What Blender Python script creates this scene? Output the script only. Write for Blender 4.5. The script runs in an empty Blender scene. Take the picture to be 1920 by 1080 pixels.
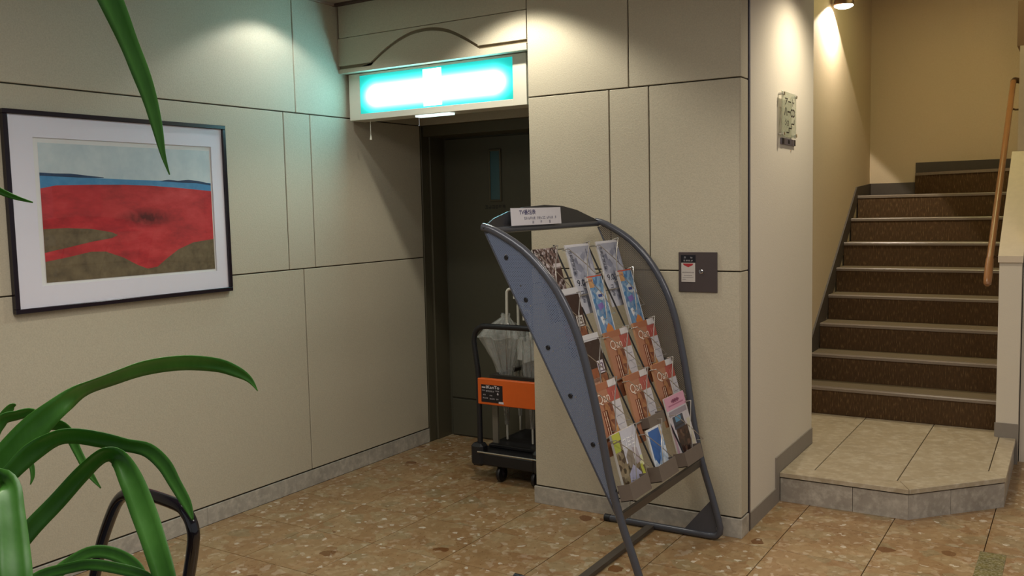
import bpy, bmesh, math, random
from mathutils import Vector, Matrix

random.seed(7)
SC = bpy.context.scene
COL = SC.collection
PI = math.pi

# ------------------------------------------------------------------ camera
yaw, pitch, roll = -0.56229, -0.087153, -0.022957
fwd = Vector((math.sin(yaw) * math.cos(pitch), math.cos(yaw) * math.cos(pitch), math.sin(pitch)))
right = Vector((math.cos(yaw), -math.sin(yaw), 0))
up = right.cross(fwd)
r_ = right * math.cos(roll) + up * math.sin(roll)
u_ = -right * math.sin(roll) + up * math.cos(roll)
cd = bpy.data.cameras.new('camera')
cam = bpy.data.objects.new('camera', cd)
COL.objects.link(cam)
EYE = Vector((0, 0, 1.515))
mw = Matrix((( r_.x, u_.x, -fwd.x, EYE.x), (r_.y, u_.y, -fwd.y, EYE.y), (r_.z, u_.z, -fwd.z, EYE.z), (0, 0, 0, 1)))
cam.matrix_world = mw
cd.sensor_width = 36.0
cd.lens = 1706.5 * 36.0 / 1920.0
cd.clip_start = 0.05
SC.camera = cam

# ------------------------------------------------------------------ world, lamps, exposure
SC.view_settings.view_transform = 'Standard'
SC.view_settings.look = 'None'
SC.view_settings.exposure = 0.0
SC.view_settings.gamma = 1.0
SC.view_settings.use_curve_mapping = False

w = bpy.data.worlds.new('lobby_air'); SC.world = w; w.use_nodes = True
w.node_tree.nodes['Background'].inputs[0].default_value = (0.96, 0.98, 1.0, 1)
w.node_tree.nodes['Background'].inputs[1].default_value = 0.27


def area(name, loc, size, power, color, rot=(0, 0, 0)):
    d = bpy.data.lights.new(name, 'AREA'); d.shape = 'RECTANGLE'; d.size, d.size_y = size
    d.energy = power; d.color = color
    o = bpy.data.objects.new(name, d); COL.objects.link(o); o.location = loc; o.rotation_euler = rot
    return o


def spot(name, loc, aim, power, color, angle, blend=0.12, radius=0.03):
    d = bpy.data.lights.new(name, 'SPOT'); d.energy = power; d.color = color
    d.spot_size = math.radians(angle); d.spot_blend = blend; d.shadow_soft_size = radius
    o = bpy.data.objects.new(name, d); COL.objects.link(o); o.location = loc
    o.rotation_euler = Vector(aim).to_track_quat('-Z', 'Y').to_euler()
    return o


area('lobby_ambient_fill', (-1.3, 1.2, 2.66), (1.8, 1.4), 43, (1.0, 0.95, 0.88))  # unseen area light added as ambient fill for the lobby
area('entrance_ambient_fill', (1.0, 2.6, 2.66), (1.2, 1.6), 31, (1.0, 0.93, 0.86))  # second unseen ambient fill, added over the right of the lobby
DOWN = [(-3.32, 3.36), (-2.37, 3.60), (-0.92, 4.70), (-0.75, 2.9), (-2.4, 1.3)]
DPOW = [12.5, 38, 42, 20, 26]
DBLEND = [0.3, 0.4, 0.9, 0.5, 0.5]
DCOL = [(0.97, 1.0, 0.98), (1.0, 0.95, 0.82), (1.0, 0.89, 0.69), (1.0, 0.88, 0.72), (1.0, 0.9, 0.78)]
for (dx, dy), pw, dc, db in zip(DOWN, DPOW, DCOL, DBLEND):
    spot('downlight_lamp', (dx, dy, 2.655), (0, 0, -1), pw, dc, 150 if db == 0.9 else 125, db)
area('stair_hall_fill', (-0.7, 6.6, 3.28), (0.5, 1.0), 10, (0.96, 0.90, 0.42))  # unseen fill added to brighten the stair hall

# ------------------------------------------------------------------ helpers


class MB:
    """collects faces in world coordinates, then becomes one mesh object"""

    def __init__(self):
        self.v = []; self.f = []; self.fm = []; self.fs = []; self.m = 0

    def vert(self, p):
        self.v.append(Vector(p)); return len(self.v) - 1

    def face(self, idx, smooth=False):
        self.f.append(tuple(idx)); self.fm.append(self.m); self.fs.append(smooth)

    def poly(self, pts, smooth=False):
        self.face([self.vert(p) for p in pts], smooth)

    def box(self, x0, x1, y0, y1, z0, z1):
        i = len(self.v)
        for z in (z0, z1):
            for y in (y0, y1):
                for x in (x0, x1):
                    self.vert((x, y, z))
        for q in ((0, 2, 3, 1), (4, 5, 7, 6), (0, 1, 5, 4), (2, 6, 7, 3), (0, 4, 6, 2), (1, 3, 7, 5)):
            self.face([i + k for k in q])
        return self

    def cbox(self, x0, x1, y0, y1, z0, z1, b=0.002):
        """box with chamfered edges"""
        bm = bmesh.new()
        bmesh.ops.create_cube(bm, size=1)
        for v in bm.verts:
            v.co = Vector(((x0 + x1) / 2 + v.co.x * (x1 - x0), (y0 + y1) / 2 + v.co.y * (y1 - y0), (z0 + z1) / 2 + v.co.z * (z1 - z0)))
        bmesh.ops.bevel(bm, geom=list(bm.edges), offset=b, segments=1, affect='EDGES', profile=0.5)
        self.addbm(bm); bm.free()
        return self

    def addbm(self, bm, smooth=False):
        i = len(self.v); bm.verts.index_update()
        for v in bm.verts: self.v.append(v.co.copy())
        for f in bm.faces: self.face([i + v.index for v in f.verts], smooth)

    def obox(self, o, ax, ay, az):
        """box from corner o with edge vectors"""
        o, ax, ay, az = Vector(o), Vector(ax), Vector(ay), Vector(az)
        i = len(self.v)
        for c in (0, 1):
            for b in (0, 1):
                for a in (0, 1):
                    self.vert(o + ax * a + ay * b + az * c)
        for q in ((0, 2, 3, 1), (4, 5, 7, 6), (0, 1, 5, 4), (2, 6, 7, 3), (0, 4, 6, 2), (1, 3, 7, 5)):
            self.face([i + k for k in q])
        return self

    def prism(self, pts, vec):
        """extrude polygon (3d points) along vec"""
        vec = Vector(vec); n = len(pts); i = len(self.v)
        for p in pts: self.vert(p)
        for p in pts: self.vert(Vector(p) + vec)
        self.face([i + k for k in range(n)][::-1])
        self.face([i + n + k for k in range(n)])
        for k in range(n):
            a, b = k, (k + 1) % n
            self.face((i + a, i + b, i + n + b, i + n + a))
        return self

    def tube(self, pts, r, n=10, closed=False, flat=1.0):
        pts = [Vector(p) for p in pts]; m = len(pts)
        rs = r if isinstance(r, (list, tuple)) else [r] * m
        t0 = (pts[1] - pts[0]).normalized()
        nrm = t0.orthogonal().normalized()
        rings = []
        for k in range(m):
            if closed: t = (pts[(k + 1) % m] - pts[k - 1]).normalized()
            elif k == 0: t = t0
            elif k == m - 1: t = (pts[k] - pts[k - 1]).normalized()
            else: t = ((pts[k + 1] - pts[k]).normalized() + (pts[k] - pts[k - 1]).normalized()).normalized()
            nrm = (nrm - t * nrm.dot(t)).normalized()
            bn = t.cross(nrm)
            rings.append([self.vert(pts[k] + (nrm * math.cos(2 * PI * j / n) + bn * math.sin(2 * PI * j / n) * flat) * rs[k]) for j in range(n)])
        for k in range(m if closed else m - 1):
            a, b = rings[k], rings[(k + 1) % m]
            for j in range(n):
                self.face((a[j], a[(j + 1) % n], b[(j + 1) % n], b[j]), True)
        if not closed:
            self.face(rings[0][::-1]); self.face(rings[-1])
        return self

    def lathe(self, c, prof, axis='z', n=24, cap=True):
        """prof: (radius, height along axis)"""
        c = Vector(c)
        A = {'z': (Vector((1, 0, 0)), Vector((0, 1, 0)), Vector((0, 0, 1))),
             'x': (Vector((0, 1, 0)), Vector((0, 0, 1)), Vector((1, 0, 0))),
             'y': (Vector((0, 0, 1)), Vector((1, 0, 0)), Vector((0, 1, 0)))}[axis] if isinstance(axis, str) else axis
        rings = [[self.vert(c + A[0] * (r * math.cos(2 * PI * j / n)) + A[1] * (r * math.sin(2 * PI * j / n)) + A[2] * h) for j in range(n)] for r, h in prof]
        for a, b in zip(rings, rings[1:]):
            for j in range(n):
                self.face((a[j], a[(j + 1) % n], b[(j + 1) % n], b[j]), True)
        if cap:
            self.face(rings[0][::-1]); self.face(rings[-1])
        return self

    def build(self, name, mats, parent=None, loc=None, fix=True):
        if parent is not None:
            base = parent['_w'] if '_w' in parent else (0, 0, 0)
            base = Vector(base)
        else:
            base = Vector(loc) if loc is not None else Vector((0, 0, 0))
        me = bpy.data.meshes.new(name)
        here = Vector(loc) if loc is not None else base
        me.from_pydata([tuple(v - here) for v in self.v], [], self.f)
        mats = mats if isinstance(mats, (list, tuple)) else [mats]
        for m in mats: me.materials.append(m)
        me.polygons.foreach_set('material_index', self.fm)
        me.polygons.foreach_set('use_smooth', self.fs)
        if fix:
            bm = bmesh.new(); bm.from_mesh(me)
            bmesh.ops.recalc_face_normals(bm, faces=bm.faces)
            bm.to_mesh(me); bm.free()
        if any(self.fs):
            me.set_sharp_from_angle(angle=math.radians(40))
        me.update()
        o = bpy.data.objects.new(name, me); COL.objects.link(o)
        if parent is not None:
            o.parent = parent; o.location = here - base
        else:
            o.location = here
        o['_w'] = tuple(here)
        return o


def thing(name, label, cat, loc, group=None):
    o = bpy.data.objects.new(name, None); COL.objects.link(o)
    o.empty_display_size = 0.1
    o.location = loc; o['_w'] = tuple(loc); o['label'] = label; o['category'] = cat
    if group: o['group'] = group
    return o


def tag(o, label, cat, group=None):
    o['label'] = label; o['category'] = cat
    if group: o['group'] = group
    return o


def struct(o):
    o['kind'] = 'structure'; return o


def text_mb(mb, s, origin, ux, uy, size, depth=0.0006, bold=0.0):
    """append lettering to mb: origin = lower left corner, ux/uy = unit vectors of the page"""
    cu = bpy.data.curves.new('lettering', 'FONT'); cu.body = s; cu.size = 1.0; cu.resolution_u = 3; cu.offset = bold
    ob = bpy.data.objects.new('lettering', cu); COL.objects.link(ob)
    bpy.context.view_layer.update()
    dg = bpy.context.evaluated_depsgraph_get()
    me = bpy.data.meshes.new_from_object(ob.evaluated_get(dg))
    xs = [v.co.x for v in me.vertices] or [0, 1]; ys = [v.co.y for v in me.vertices] or [0, 1]
    x0, x1, y0, y1 = min(xs), max(xs), min(ys), max(ys)
    wd, ht = size
    ux, uy = Vector(ux), Vector(uy); nz = ux.cross(uy).normalized() * depth
    i = len(mb.v)
    for v in me.vertices:
        mb.vert(Vector(origin) + ux * ((v.co.x - x0) / max(x1 - x0, 1e-6) * wd) + uy * ((v.co.y - y0) / max(y1 - y0, 1e-6) * ht) + nz)
    for p in me.polygons: mb.face([i + k for k in p.vertices])
    bpy.data.objects.remove(ob); bpy.data.curves.remove(cu); bpy.data.meshes.remove(me)


def strokes_mb(mb, n, origin, ux, uy, size, depth=0.0005, vertical=False, seed=1):
    """a row (or column) of n small printed signs too fine to read: a few strokes each"""
    rg = random.Random(seed); ux, uy = Vector(ux), Vector(uy); nz = ux.cross(uy).normalized() * depth
    cw, chh = (size[0], size[1] / n) if vertical else (size[0] / n, size[1])

    def bar(a, b, c, d):
        mb.poly([Vector(origin) + ux * q + uy * r + nz for q, r in ((a, b), (c, b), (c, d), (a, d))])
    for k in range(n):
        ox, oy = (0, size[1] - (k + 1) * chh) if vertical else (k * cw, 0)
        w_, h_ = cw * 0.8, chh * 0.86; t = min(w_, h_) * 0.15
        for q in rg.sample((0.05, 0.4, 0.8), rg.choice((2, 3))): bar(ox + w_ * 0.05, oy + h_ * q, ox + w_ * rg.choice((0.85, 1.0)), oy + h_ * q + t)
        for q in rg.sample((0.08, 0.45, 0.82), rg.choice((1, 2))): bar(ox + w_ * q, oy + h_ * rg.choice((0, 0.3)), ox + w_ * q + t, oy + h_)


def spline(pts, n=6):
    """Catmull-Rom through rows of floats"""
    P = [list(p) for p in pts]; P = [P[0]] + P + [P[-1]]; out = []
    for k in range(1, len(P) - 2):
        for s in range(n):
            t = s / n; row = []
            for a, b, c, d in zip(P[k - 1], P[k], P[k + 1], P[k + 2]):
                row.append(0.5 * ((2 * b) + (-a + c) * t + (2 * a - 5 * b + 4 * c - d) * t * t + (-a + 3 * b - 3 * c + d) * t ** 3))
            out.append(row)
    out.append(list(P[-2])); return out


# ------------------------------------------------------------------ materials
def lin(h):
    h = h.lstrip('#'); c = [int(h[i:i + 2], 16) / 255 for i in (0, 2, 4)]
    return tuple(x / 12.92 if x <= 0.04045 else ((x + 0.055) / 1.055) ** 2.4 for x in c) + (1,)


class NM:
    def __init__(self, name, rough=0.6, metal=0.0, spec=0.5):
        self.m = bpy.data.materials.new(name); self.m.use_nodes = True
        self.nt = self.m.node_tree; self.b = self.nt.nodes['Principled BSDF']
        self.b.inputs['Roughness'].default_value = rough; self.b.inputs['Metallic'].default_value = metal
        self.b.inputs['Specular IOR Level'].default_value = spec

    def n(self, t, **kw):
        x = self.nt.nodes.new(t)
        for k, v in kw.items(): setattr(x, k, v)
        return x

    def l(self, a, b): self.nt.links.new(a, b)

    def coords(self, scale=(1, 1, 1), rnd=False):
        tc = self.n('ShaderNodeTexCoord'); mp = self.n('ShaderNodeMapping'); mp.inputs['Scale'].default_value = scale
        src = tc.outputs['Object']
        if rnd:
            oi = self.n('ShaderNodeObjectInfo'); mu = self.n('ShaderNodeVectorMath', operation='SCALE')
            cb = self.n('ShaderNodeCombineXYZ')
            for i in range(3): self.l(oi.outputs['Random'], cb.inputs[i])
            self.l(cb.outputs[0], mu.inputs[0]); mu.inputs['Scale'].default_value = 37.0
            ad = self.n('ShaderNodeVectorMath', operation='ADD'); self.l(src, ad.inputs[0]); self.l(mu.outputs[0], ad.inputs[1])
            src = ad.outputs[0]
        self.l(src, mp.inputs[0]); return mp.outputs[0]

    def noise(self, vec, scale, detail=3, rough=0.55):
        x = self.n('ShaderNodeTexNoise'); x.inputs['Scale'].default_value = scale; x.inputs['Detail'].default_value = detail
        x.inputs['Roughness'].default_value = rough; self.l(vec, x.inputs['Vector']); return x.outputs['Fac']

    def ramp(self, fac, stops):
        x = self.n('ShaderNodeValToRGB'); e = x.color_ramp.elements
        while len(e) > len(stops): e.remove(e[-1])
        while len(e) < len(stops): e.new(1.0)
        for el, (p, c) in zip(e, stops): el.position = p; el.color = lin(c) if isinstance(c, str) else c
        self.l(fac, x.inputs[0]); return x.outputs[0]

    def mix(self, fac, a, b, mode='MIX'):
        x = self.n('ShaderNodeMix', data_type='RGBA', blend_type=mode)
        for s, v in ((x.inputs[0], fac), (x.inputs[6], a), (x.inputs[7], b)):
            if isinstance(v, (int, float)): s.default_value = v
            elif isinstance(v, str): s.default_value = lin(v)
            elif isinstance(v, tuple): s.default_value = v
            else: self.l(v, s)
        return x.outputs[2]

    def color(self, c):
        if isinstance(c, str): self.b.inputs['Base Color'].default_value = lin(c)
        else: self.l(c, self.b.inputs['Base Color'])

    def bump(self, h, strength=0.2, dist=0.002):
        x = self.n('ShaderNodeBump'); x.inputs['Strength'].default_value = strength; x.inputs['Distance'].default_value = dist
        self.l(h, x.inputs['Height']); self.l(x.outputs[0], self.b.inputs['Normal'])


def plain(name, c, rough=0.55, metal=0.0, var=0.08, scale=30, spec=0.5):
    k = NM(name, rough, metal, spec); v = k.coords()
    f = k.noise(v, scale)
    d = tuple(x * (1 - var) for x in lin(c)[:3]) + (1,); e = tuple(min(1, x * (1 + var)) for x in lin(c)[:3]) + (1,)
    k.color(k.mix(f, d, e)); return k.m


def wallcloth(name, c1, c2, rough=0.85, bump=0.35):
    k = NM(name, rough, 0, 0.25); v = k.coords(rnd=True)
    big = k.noise(v, 1.6, 2); fine = k.noise(v, 170, 3)
    base = k.mix(big, c1, c2)
    k.color(k.mix(k.ramp(fine, [(0.3, '#000000'), (0.7, '#ffffff')]), base, k.mix(0.22, base, '#e8dcc0'), 'MIX'))
    k.bump(fine, bump, 0.003); return k.m


M = {}
M['panel'] = wallcloth('beige_textured_panel', '#b3ab97', '#b9b19d')
M['gap'] = plain('panel_joint_shadow_gap', '#4a4334', 0.9)
M['groove'] = plain('brown_shadow_groove', '#7d7058', 0.8)
M['paper'] = wallcloth('cream_wallpaper', '#d9d0c0', '#ddd5c6', 0.9, 0.22)
M['stairpaper'] = wallcloth('stair_wallpaper', '#cdb99b', '#d2bea1', 0.9, 0.22)
M['ceiling'] = plain('ceiling_board', '#a59486', 0.9)
M['steel'] = plain('brushed_steel_trim', '#8d8a90', 0.3, 0.85)
M['steel_dark'] = plain('dark_steel_trim', '#3a3238', 0.4, 0.5)
M['rubber'] = plain('grey_vinyl_skirting', '#8d857b', 0.6)


def marble(name, a, b, c, rough, scale=6):
    k = NM(name, rough, 0, 0.4); v = k.coords(rnd=True)
    wv = k.noise(v, scale, 6, 0.65); f2 = k.noise(v, scale * 5, 4, 0.6)
    col = k.ramp(wv, [(0.25, a), (0.5, b), (0.75, c)])
    k.color(k.mix(k.ramp(f2, [(0.45, '#000000'), (0.8, '#ffffff')]), col, k.mix(0.4, col, '#f0ead8')))
    return k.m


M['skirt_marble'] = marble('cream_marble_skirting', '#8e8a82', '#a7a196', '#b3ada2', 0.4)
M['plat_marble'] = marble('cream_marble_slab', '#a2937a', '#b2a389', '#baae96', 0.3, 5)
M['plat_front'] = marble('grey_marble_riser', '#8f877b', '#a49c90', '#aea699', 0.4)

# breccia floor tile
k = NM('brown_breccia_tile', 0.3, 0, 0.42)
v = k.coords((1.0, 1.0, 1.0), rnd=True)
warp = k.n('ShaderNodeTexNoise'); warp.inputs['Scale'].default_value = 14; warp.inputs['Detail'].default_value = 3
k.l(v, warp.inputs['Vector'])
ad = k.n('ShaderNodeVectorMath', operation='MULTIPLY_ADD'); k.l(warp.outputs['Color'], ad.inputs[0])
ad.inputs[1].default_value = (0.055, 0.055, 0.055); k.l(v, ad.inputs[2])


def vor(scale, feature='F1'):
    x = k.n('ShaderNodeTexVoronoi', feature=feature); x.inputs['Scale'].default_value = scale; k.l(ad.outputs[0], x.inputs['Vector']); return x


v1 = vor(11); v2 = vor(44); v3 = vor(9)
sep = k.n('ShaderNodeSeparateColor'); k.l(v1.outputs['Color'], sep.inputs[0])
sep2 = k.n('ShaderNodeSeparateColor'); k.l(v2.outputs['Color'], sep2.inputs[0])
sep3 = k.n('ShaderNodeSeparateColor'); k.l(v3.outputs['Color'], sep3.inputs[0])
base = k.ramp(sep.outputs[0], [(0.0, '#9b7853'), (0.35, '#aa8962'), (0.65, '#b2966f'), (0.85, '#b49f7a'), (1.0, '#988b6a')])
chips = k.ramp(sep2.outputs[1], [(0.0, '#72502e'), (0.5, '#90714c'), (0.78, '#a98f6c'), (0.9, '#c2b096'), (1.0, '#e2d9c8')])
fine = k.noise(v, 55, 5, 0.65)
c = k.mix(0.34, base, chips)
dk = k.n('ShaderNodeMath', operation='GREATER_THAN'); k.l(sep3.outputs[2], dk.inputs[0]); dk.inputs[1].default_value = 0.94
dist = k.n('ShaderNodeMath', operation='LESS_THAN'); k.l(v3.outputs['Distance'], dist.inputs[0]); dist.inputs[1].default_value = 0.32
dm = k.n('ShaderNodeMath', operation='MULTIPLY'); k.l(dk.outputs[0], dm.inputs[0]); k.l(dist.outputs[0], dm.inputs[1])
c = k.mix(dm.outputs[0], c, '#6e4523')
c = k.mix(k.ramp(fine, [(0.35, '#000000'), (0.75, '#ffffff')]), k.mix(0.25, c, '#6a4a28', 'MIX'), c)
v4 = vor(52); sep4 = k.n('ShaderNodeSeparateColor'); k.l(v4.outputs['Color'], sep4.inputs[0])
fl_ = k.n('ShaderNodeMath', operation='GREATER_THAN'); k.l(sep4.outputs[0], fl_.inputs[0]); fl_.inputs[1].default_value = 0.982
c = k.mix(fl_.outputs[0], c, k.mix(0.62, c, '#e6dece'))
med = k.noise(v, 7, 4, 0.6)
c = k.mix(k.ramp(med, [(0.35, '#000000'), (0.65, '#ffffff')]), c, k.mix(0.3, c, '#8e7650'))
k.color(c)
k.l(k.ramp(fine, [(0.2, (0.22,) * 3 + (1,)), (0.8, (0.42,) * 3 + (1,))]), k.b.inputs['Roughness'])
M['tile'] = k.m
M['grout'] = plain('tile_grout', '#4e3a26', 0.9)

# stairs: dark vinyl with vertical flecks
k = NM('dark_brown_carpet', 0.85, 0, 0.2); v = k.coords((140, 140, 26)); f = k.noise(v, 1.0, 2, 0.5)
k.color(k.ramp(f, [(0.35, '#4a3824'), (0.58, '#553f29'), (0.76, '#7d6646')])); k.bump(f, 0.2, 0.002); M['carpet'] = k.m
M['nosing'] = plain('grey_brown_stair_nosing', '#85786c', 0.32, 0.0, 0.15, 60, 0.6)
M['stair_skirt'] = plain('dark_grey_stair_skirting', '#4d443c', 0.6)
M['tread'] = plain('grey_brown_vinyl_tread', '#6e6049', 0.6, 0, 0.2, 90)
M['cap'] = plain('cream_parapet_cap', '#d8c8b2', 0.6)
M['wood'] = plain('reddish_brown_handrail', '#936743', 0.3, 0, 0.2, 8)
M['chrome'] = plain('chrome', '#c8c8c8', 0.15, 1.0, 0.02)
M['brown_metal'] = plain('bronze_bracket', '#5a4330', 0.4, 0.6)
M['door'] = plain('dark_olive_steel_door', '#4c4a3c', 0.5, 0, 0.05)
M['jamb'] = plain('dark_olive_door_frame', '#55503f', 0.45, 0.1, 0.05)
M['black'] = plain('black_plastic', '#17171b', 0.45)
M['black_gloss'] = plain('glossy_black_enamel', '#0d0c14', 0.1, 0, 0.05, 20, 0.8)
M['rack'] = plain('dark_slate_painted_tube', '#51535b', 0.25, 0.25, 0.06)
M['rackbar'] = plain('dark_taupe_bar', '#4f4841', 0.4, 0.2, 0.06)
M['lip'] = plain('taupe_plastic_lip', '#695e55', 0.5)
M['wire'] = plain('steel_wire', '#aaa59e', 0.3, 0.6)
M['orange'] = plain('orange_painted_steel', '#d8601a', 0.4, 0, 0.06)
M['white'] = plain('white_card', '#dcdae0', 0.6, 0, 0.03)
M['offwhite'] = plain('ivory_plastic', '#d8d3c2', 0.45, 0, 0.03)
M['plate'] = plain('brown_bronze_panel', '#5c5250', 0.3, 0.4, 0.06)
M['pot'] = plain('dark_clay_pot', '#54463c', 0.6)
M['soil'] = plain('potting_soil', '#2a2018', 0.95)
M['cane'] = plain('brown_cane', '#7d6a4a', 0.8)


def paint(h, rough=0.5, var=0.05, scale=60):
    key = 'paint_' + h.strip('#') + '_%d' % int(var * 100)
    if key not in M: M[key] = plain('printed_' + key, h, rough, 0, var, scale)
    return M[key]


# perforated sheet: real holes through a regular dot grid
k = NM('perforated_slate_sheet', 0.45, 0.2, 0.4)
v = k.coords((1, 1, 1)); sx = k.n('ShaderNodeSeparateXYZ'); k.l(v, sx.inputs[0])


def wav(sock, per):
    a = k.n('ShaderNodeMath', operation='MULTIPLY'); a.inputs[1].default_value = 2 * PI / per; k.l(sock, a.inputs[0])
    b = k.n('ShaderNodeMath', operation='SINE'); k.l(a.outputs[0], b.inputs[0]); return b.outputs[0]


mm = k.n('ShaderNodeMath', operation='MULTIPLY'); k.l(wav(sx.outputs[0], 0.010), mm.inputs[0]); k.l(wav(sx.outputs[2], 0.010), mm.inputs[1])
gt = k.n('ShaderNodeMath', operation='GREATER_THAN'); k.l(mm.outputs[0], gt.inputs[0]); gt.inputs[1].default_value = 0.62
k.color('#737f98')
inv = k.n('ShaderNodeMath', operation='SUBTRACT'); inv.inputs[0].default_value = 1.0; k.l(gt.outputs[0], inv.inputs[1])
k.l(inv.outputs[0], k.b.inputs['Alpha']); M['mesh'] = k.m

M['mesh_in'] = M['mesh'].copy(); M['mesh_in'].name = 'perforated_sheet_shaded'  # right panel: same sheet, its shade and the wall behind put into the colour
for nd in M['mesh_in'].node_tree.nodes:
    if nd.type == 'BSDF_PRINCIPLED': nd.inputs['Base Color'].default_value = lin('#6b645c')
    if nd.type == 'MATH' and nd.operation == 'GREATER_THAN': nd.inputs[1].default_value = 0.3

# glass pane: clear with mirror reflection that grows at grazing angles
k = NM('clear_glass_pane'); nt = k.nt
tr = k.n('ShaderNodeBsdfTransparent'); gl = k.n('ShaderNodeBsdfGlossy'); gl.inputs['Roughness'].default_value = 0.02
fr = k.n('ShaderNodeFresnel'); fr.inputs['IOR'].default_value = 1.45
mx = k.n('ShaderNodeMixShader'); ge = k.n('ShaderNodeNewGeometry'); om = k.n('ShaderNodeMath', operation='SUBTRACT'); om.inputs[0].default_value = 1.0; k.l(ge.outputs['Backfacing'], om.inputs[1])
fm = k.n('ShaderNodeMath', operation='MULTIPLY'); k.l(fr.outputs[0], fm.inputs[0]); k.l(om.outputs[0], fm.inputs[1])
k.l(fm.outputs[0], mx.inputs[0]); k.l(tr.outputs[0], mx.inputs[1]); k.l(gl.outputs[0], mx.inputs[2])
k.l(mx.outputs[0], nt.nodes['Material Output'].inputs[0]); M['glass'] = k.m

# clear vinyl (umbrellas)
k = NM('clear_vinyl', 0.25, 0, 0.5); k.color('#c9cbc6'); v = k.coords(); f = k.noise(v, 25, 3)
a = k.n('ShaderNodeMapRange'); k.l(f, a.inputs[0]); a.inputs[3].default_value = 0.16; a.inputs[4].default_value = 0.5
k.l(a.outputs[0], k.b.inputs['Alpha']); M['vinyl'] = k.m

# acrylic sign sheet
k = NM('greenish_clear_acrylic', 0.1, 0, 0.5); k.color('#b9bfa6'); k.b.inputs['Alpha'].default_value = 0.5; M['acrylic'] = k.m

# leaves
k = NM('strap_leaf', 0.35, 0, 0.45); v = k.coords((1, 1, 1)); f = k.noise(v, 9, 3); f2 = k.noise(k.coords((60, 60, 6)), 3, 2)
k.color(k.mix(f2, k.ramp(f, [(0.3, '#33651f'), (0.7, '#4f8a34')]), k.ramp(f, [(0.3, '#417a2c'), (0.7, '#5c9a42')])))
k.b.inputs['Subsurface Weight'].default_value = 0.0
tl = k.n('ShaderNodeBsdfTranslucent'); tl.inputs[0].default_value = lin('#58a030')
mx = k.n('ShaderNodeMixShader'); mx.inputs[0].default_value = 0.25
k.l(k.b.outputs[0], mx.inputs[1]); k.l(tl.outputs[0], mx.inputs[2]); k.l(mx.outputs[0], k.nt.nodes['Material Output'].inputs[0]); M['leaf'] = k.m


def emit(name, c, s):
    k = NM(name, 0.5); k.color(c); k.b.inputs['Emission Color'].default_value = lin(c); k.b.inputs['Emission Strength'].default_value = s; return k.m


# exit sign lens: cyan film with the fluorescent tube glowing through it (object origin = lens centre)
k = NM('cyan_backlit_film', 0.4); tc = k.n('ShaderNodeTexCoord'); sx = k.n('ShaderNodeSeparateXYZ'); k.l(tc.outputs['Object'], sx.inputs[0])


def mth(op, a, b=None, cl=False):
    x = k.n('ShaderNodeMath', operation=op); x.use_clamp = cl
    for i, q in enumerate((a, b)):
        if q is None: continue
        if isinstance(q, (int, float)): x.inputs[i].default_value = q
        else: k.l(q, x.inputs[i])
    return x.outputs[0]


dx = mth('MAXIMUM', mth('SUBTRACT', mth('ABSOLUTE', sx.outputs[0]), 0.385), 0.0)
dz = mth('ADD', sx.outputs[2], 0.012)
d2 = mth('SQRT', mth('ADD', mth('POWER', mth('MULTIPLY', dx, 0.75), 2.0), mth('POWER', dz, 2.0)))
g = mth('POWER', 2.718, mth('MULTIPLY', mth('POWER', mth('DIVIDE', d2, 0.060), 2.0), -1.0))
k.color('#0a6a60')
k.l(k.mix(g, (0.01, 0.55, 0.49, 1), (0.33, 0.79, 0.97, 1)), k.b.inputs['Emission Color'])
k.l(mth('ADD', mth('MULTIPLY', mth('POWER', g, 1.5), 36.0), 1.0), k.b.inputs['Emission Strength'])
M['lens'] = k.m
M['lens_white'] = emit('white_backlit_film', '#f0fff8', 4.0)
M['lens_slit'] = emit('pale_backlit_slit', '#dffff8', 1.6)
M['bulb'] = emit('glowing_lamp_lens', '#fff3d8', 9.0)
M['downlens'] = emit('downlight_lens', '#fff0d0', 4.0)
# ================================================================== SETTING
XW = -3.61          # face of the left wall
YP = 3.935          # face of the pillar
XP0, XP1 = -2.36, -1.285
ZC = 2.68
G = 0.003           # half a joint


def panel_x(parent, y0, y1, z0, z1):          # panel on the left wall (faces +x)
    MB().cbox(XW - 0.012, XW, y0 + G, y1 - G, z0 + G, z1 - G, 0.002).build('panel', M['panel'], parent, loc=(XW, (y0 + y1) / 2, (z0 + z1) / 2))


def panel_y(parent, x0, x1, z0, z1, y=YP):    # panel facing -y
    MB().cbox(x0 + G, x1 - G, y, y + 0.012, z0 + G, z1 - G, 0.002).build('panel', M['panel'], parent, loc=((x0 + x1) / 2, y, (z0 + z1) / 2))


# ---- floor and its tiles
fl = struct(MB().box(-3.9, 3.0, -3.0, 8.6, -0.12, -0.012).build('floor', M['grout']))
PLAT = [(-1.283, 4.535), (-0.67, 4.535), (-0.292, 4.95), (-0.30, 5.80)]
for i in range(-5, 7):
    for j in range(-4, 10):
        x0 = -1.93 + 0.4 * i; x1 = x0 + 0.4; y0 = 3.078 + 0.4 * (j - 3); y1 = y0 + 0.4
        x0 = max(x0, -3.606); x1 = min(x1, 0.9)
        if x1 - x0 < 0.03: continue
        if y0 > 4.9 and x1 < -0.3: continue                       # behind the door wall / under the platform
        if x0 > -2.36 and x1 < -1.28 and y0 > 3.9: continue        # under the pillar
        if y1 > 6.0: continue
        if (x1 + x0) / 2 < -2.9 and (y0 + y1) / 2 < 1.3: continue  # hidden behind the plant
        MB().cbox(x0 + 0.0018, x1 - 0.0018, y0 + 0.0018, y1 - 0.0018, -0.0125, 0, 0.0008).build('tile', M['tile'], fl, loc=((x0 + x1) / 2, (y0 + y1) / 2, -0.005))

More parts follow.
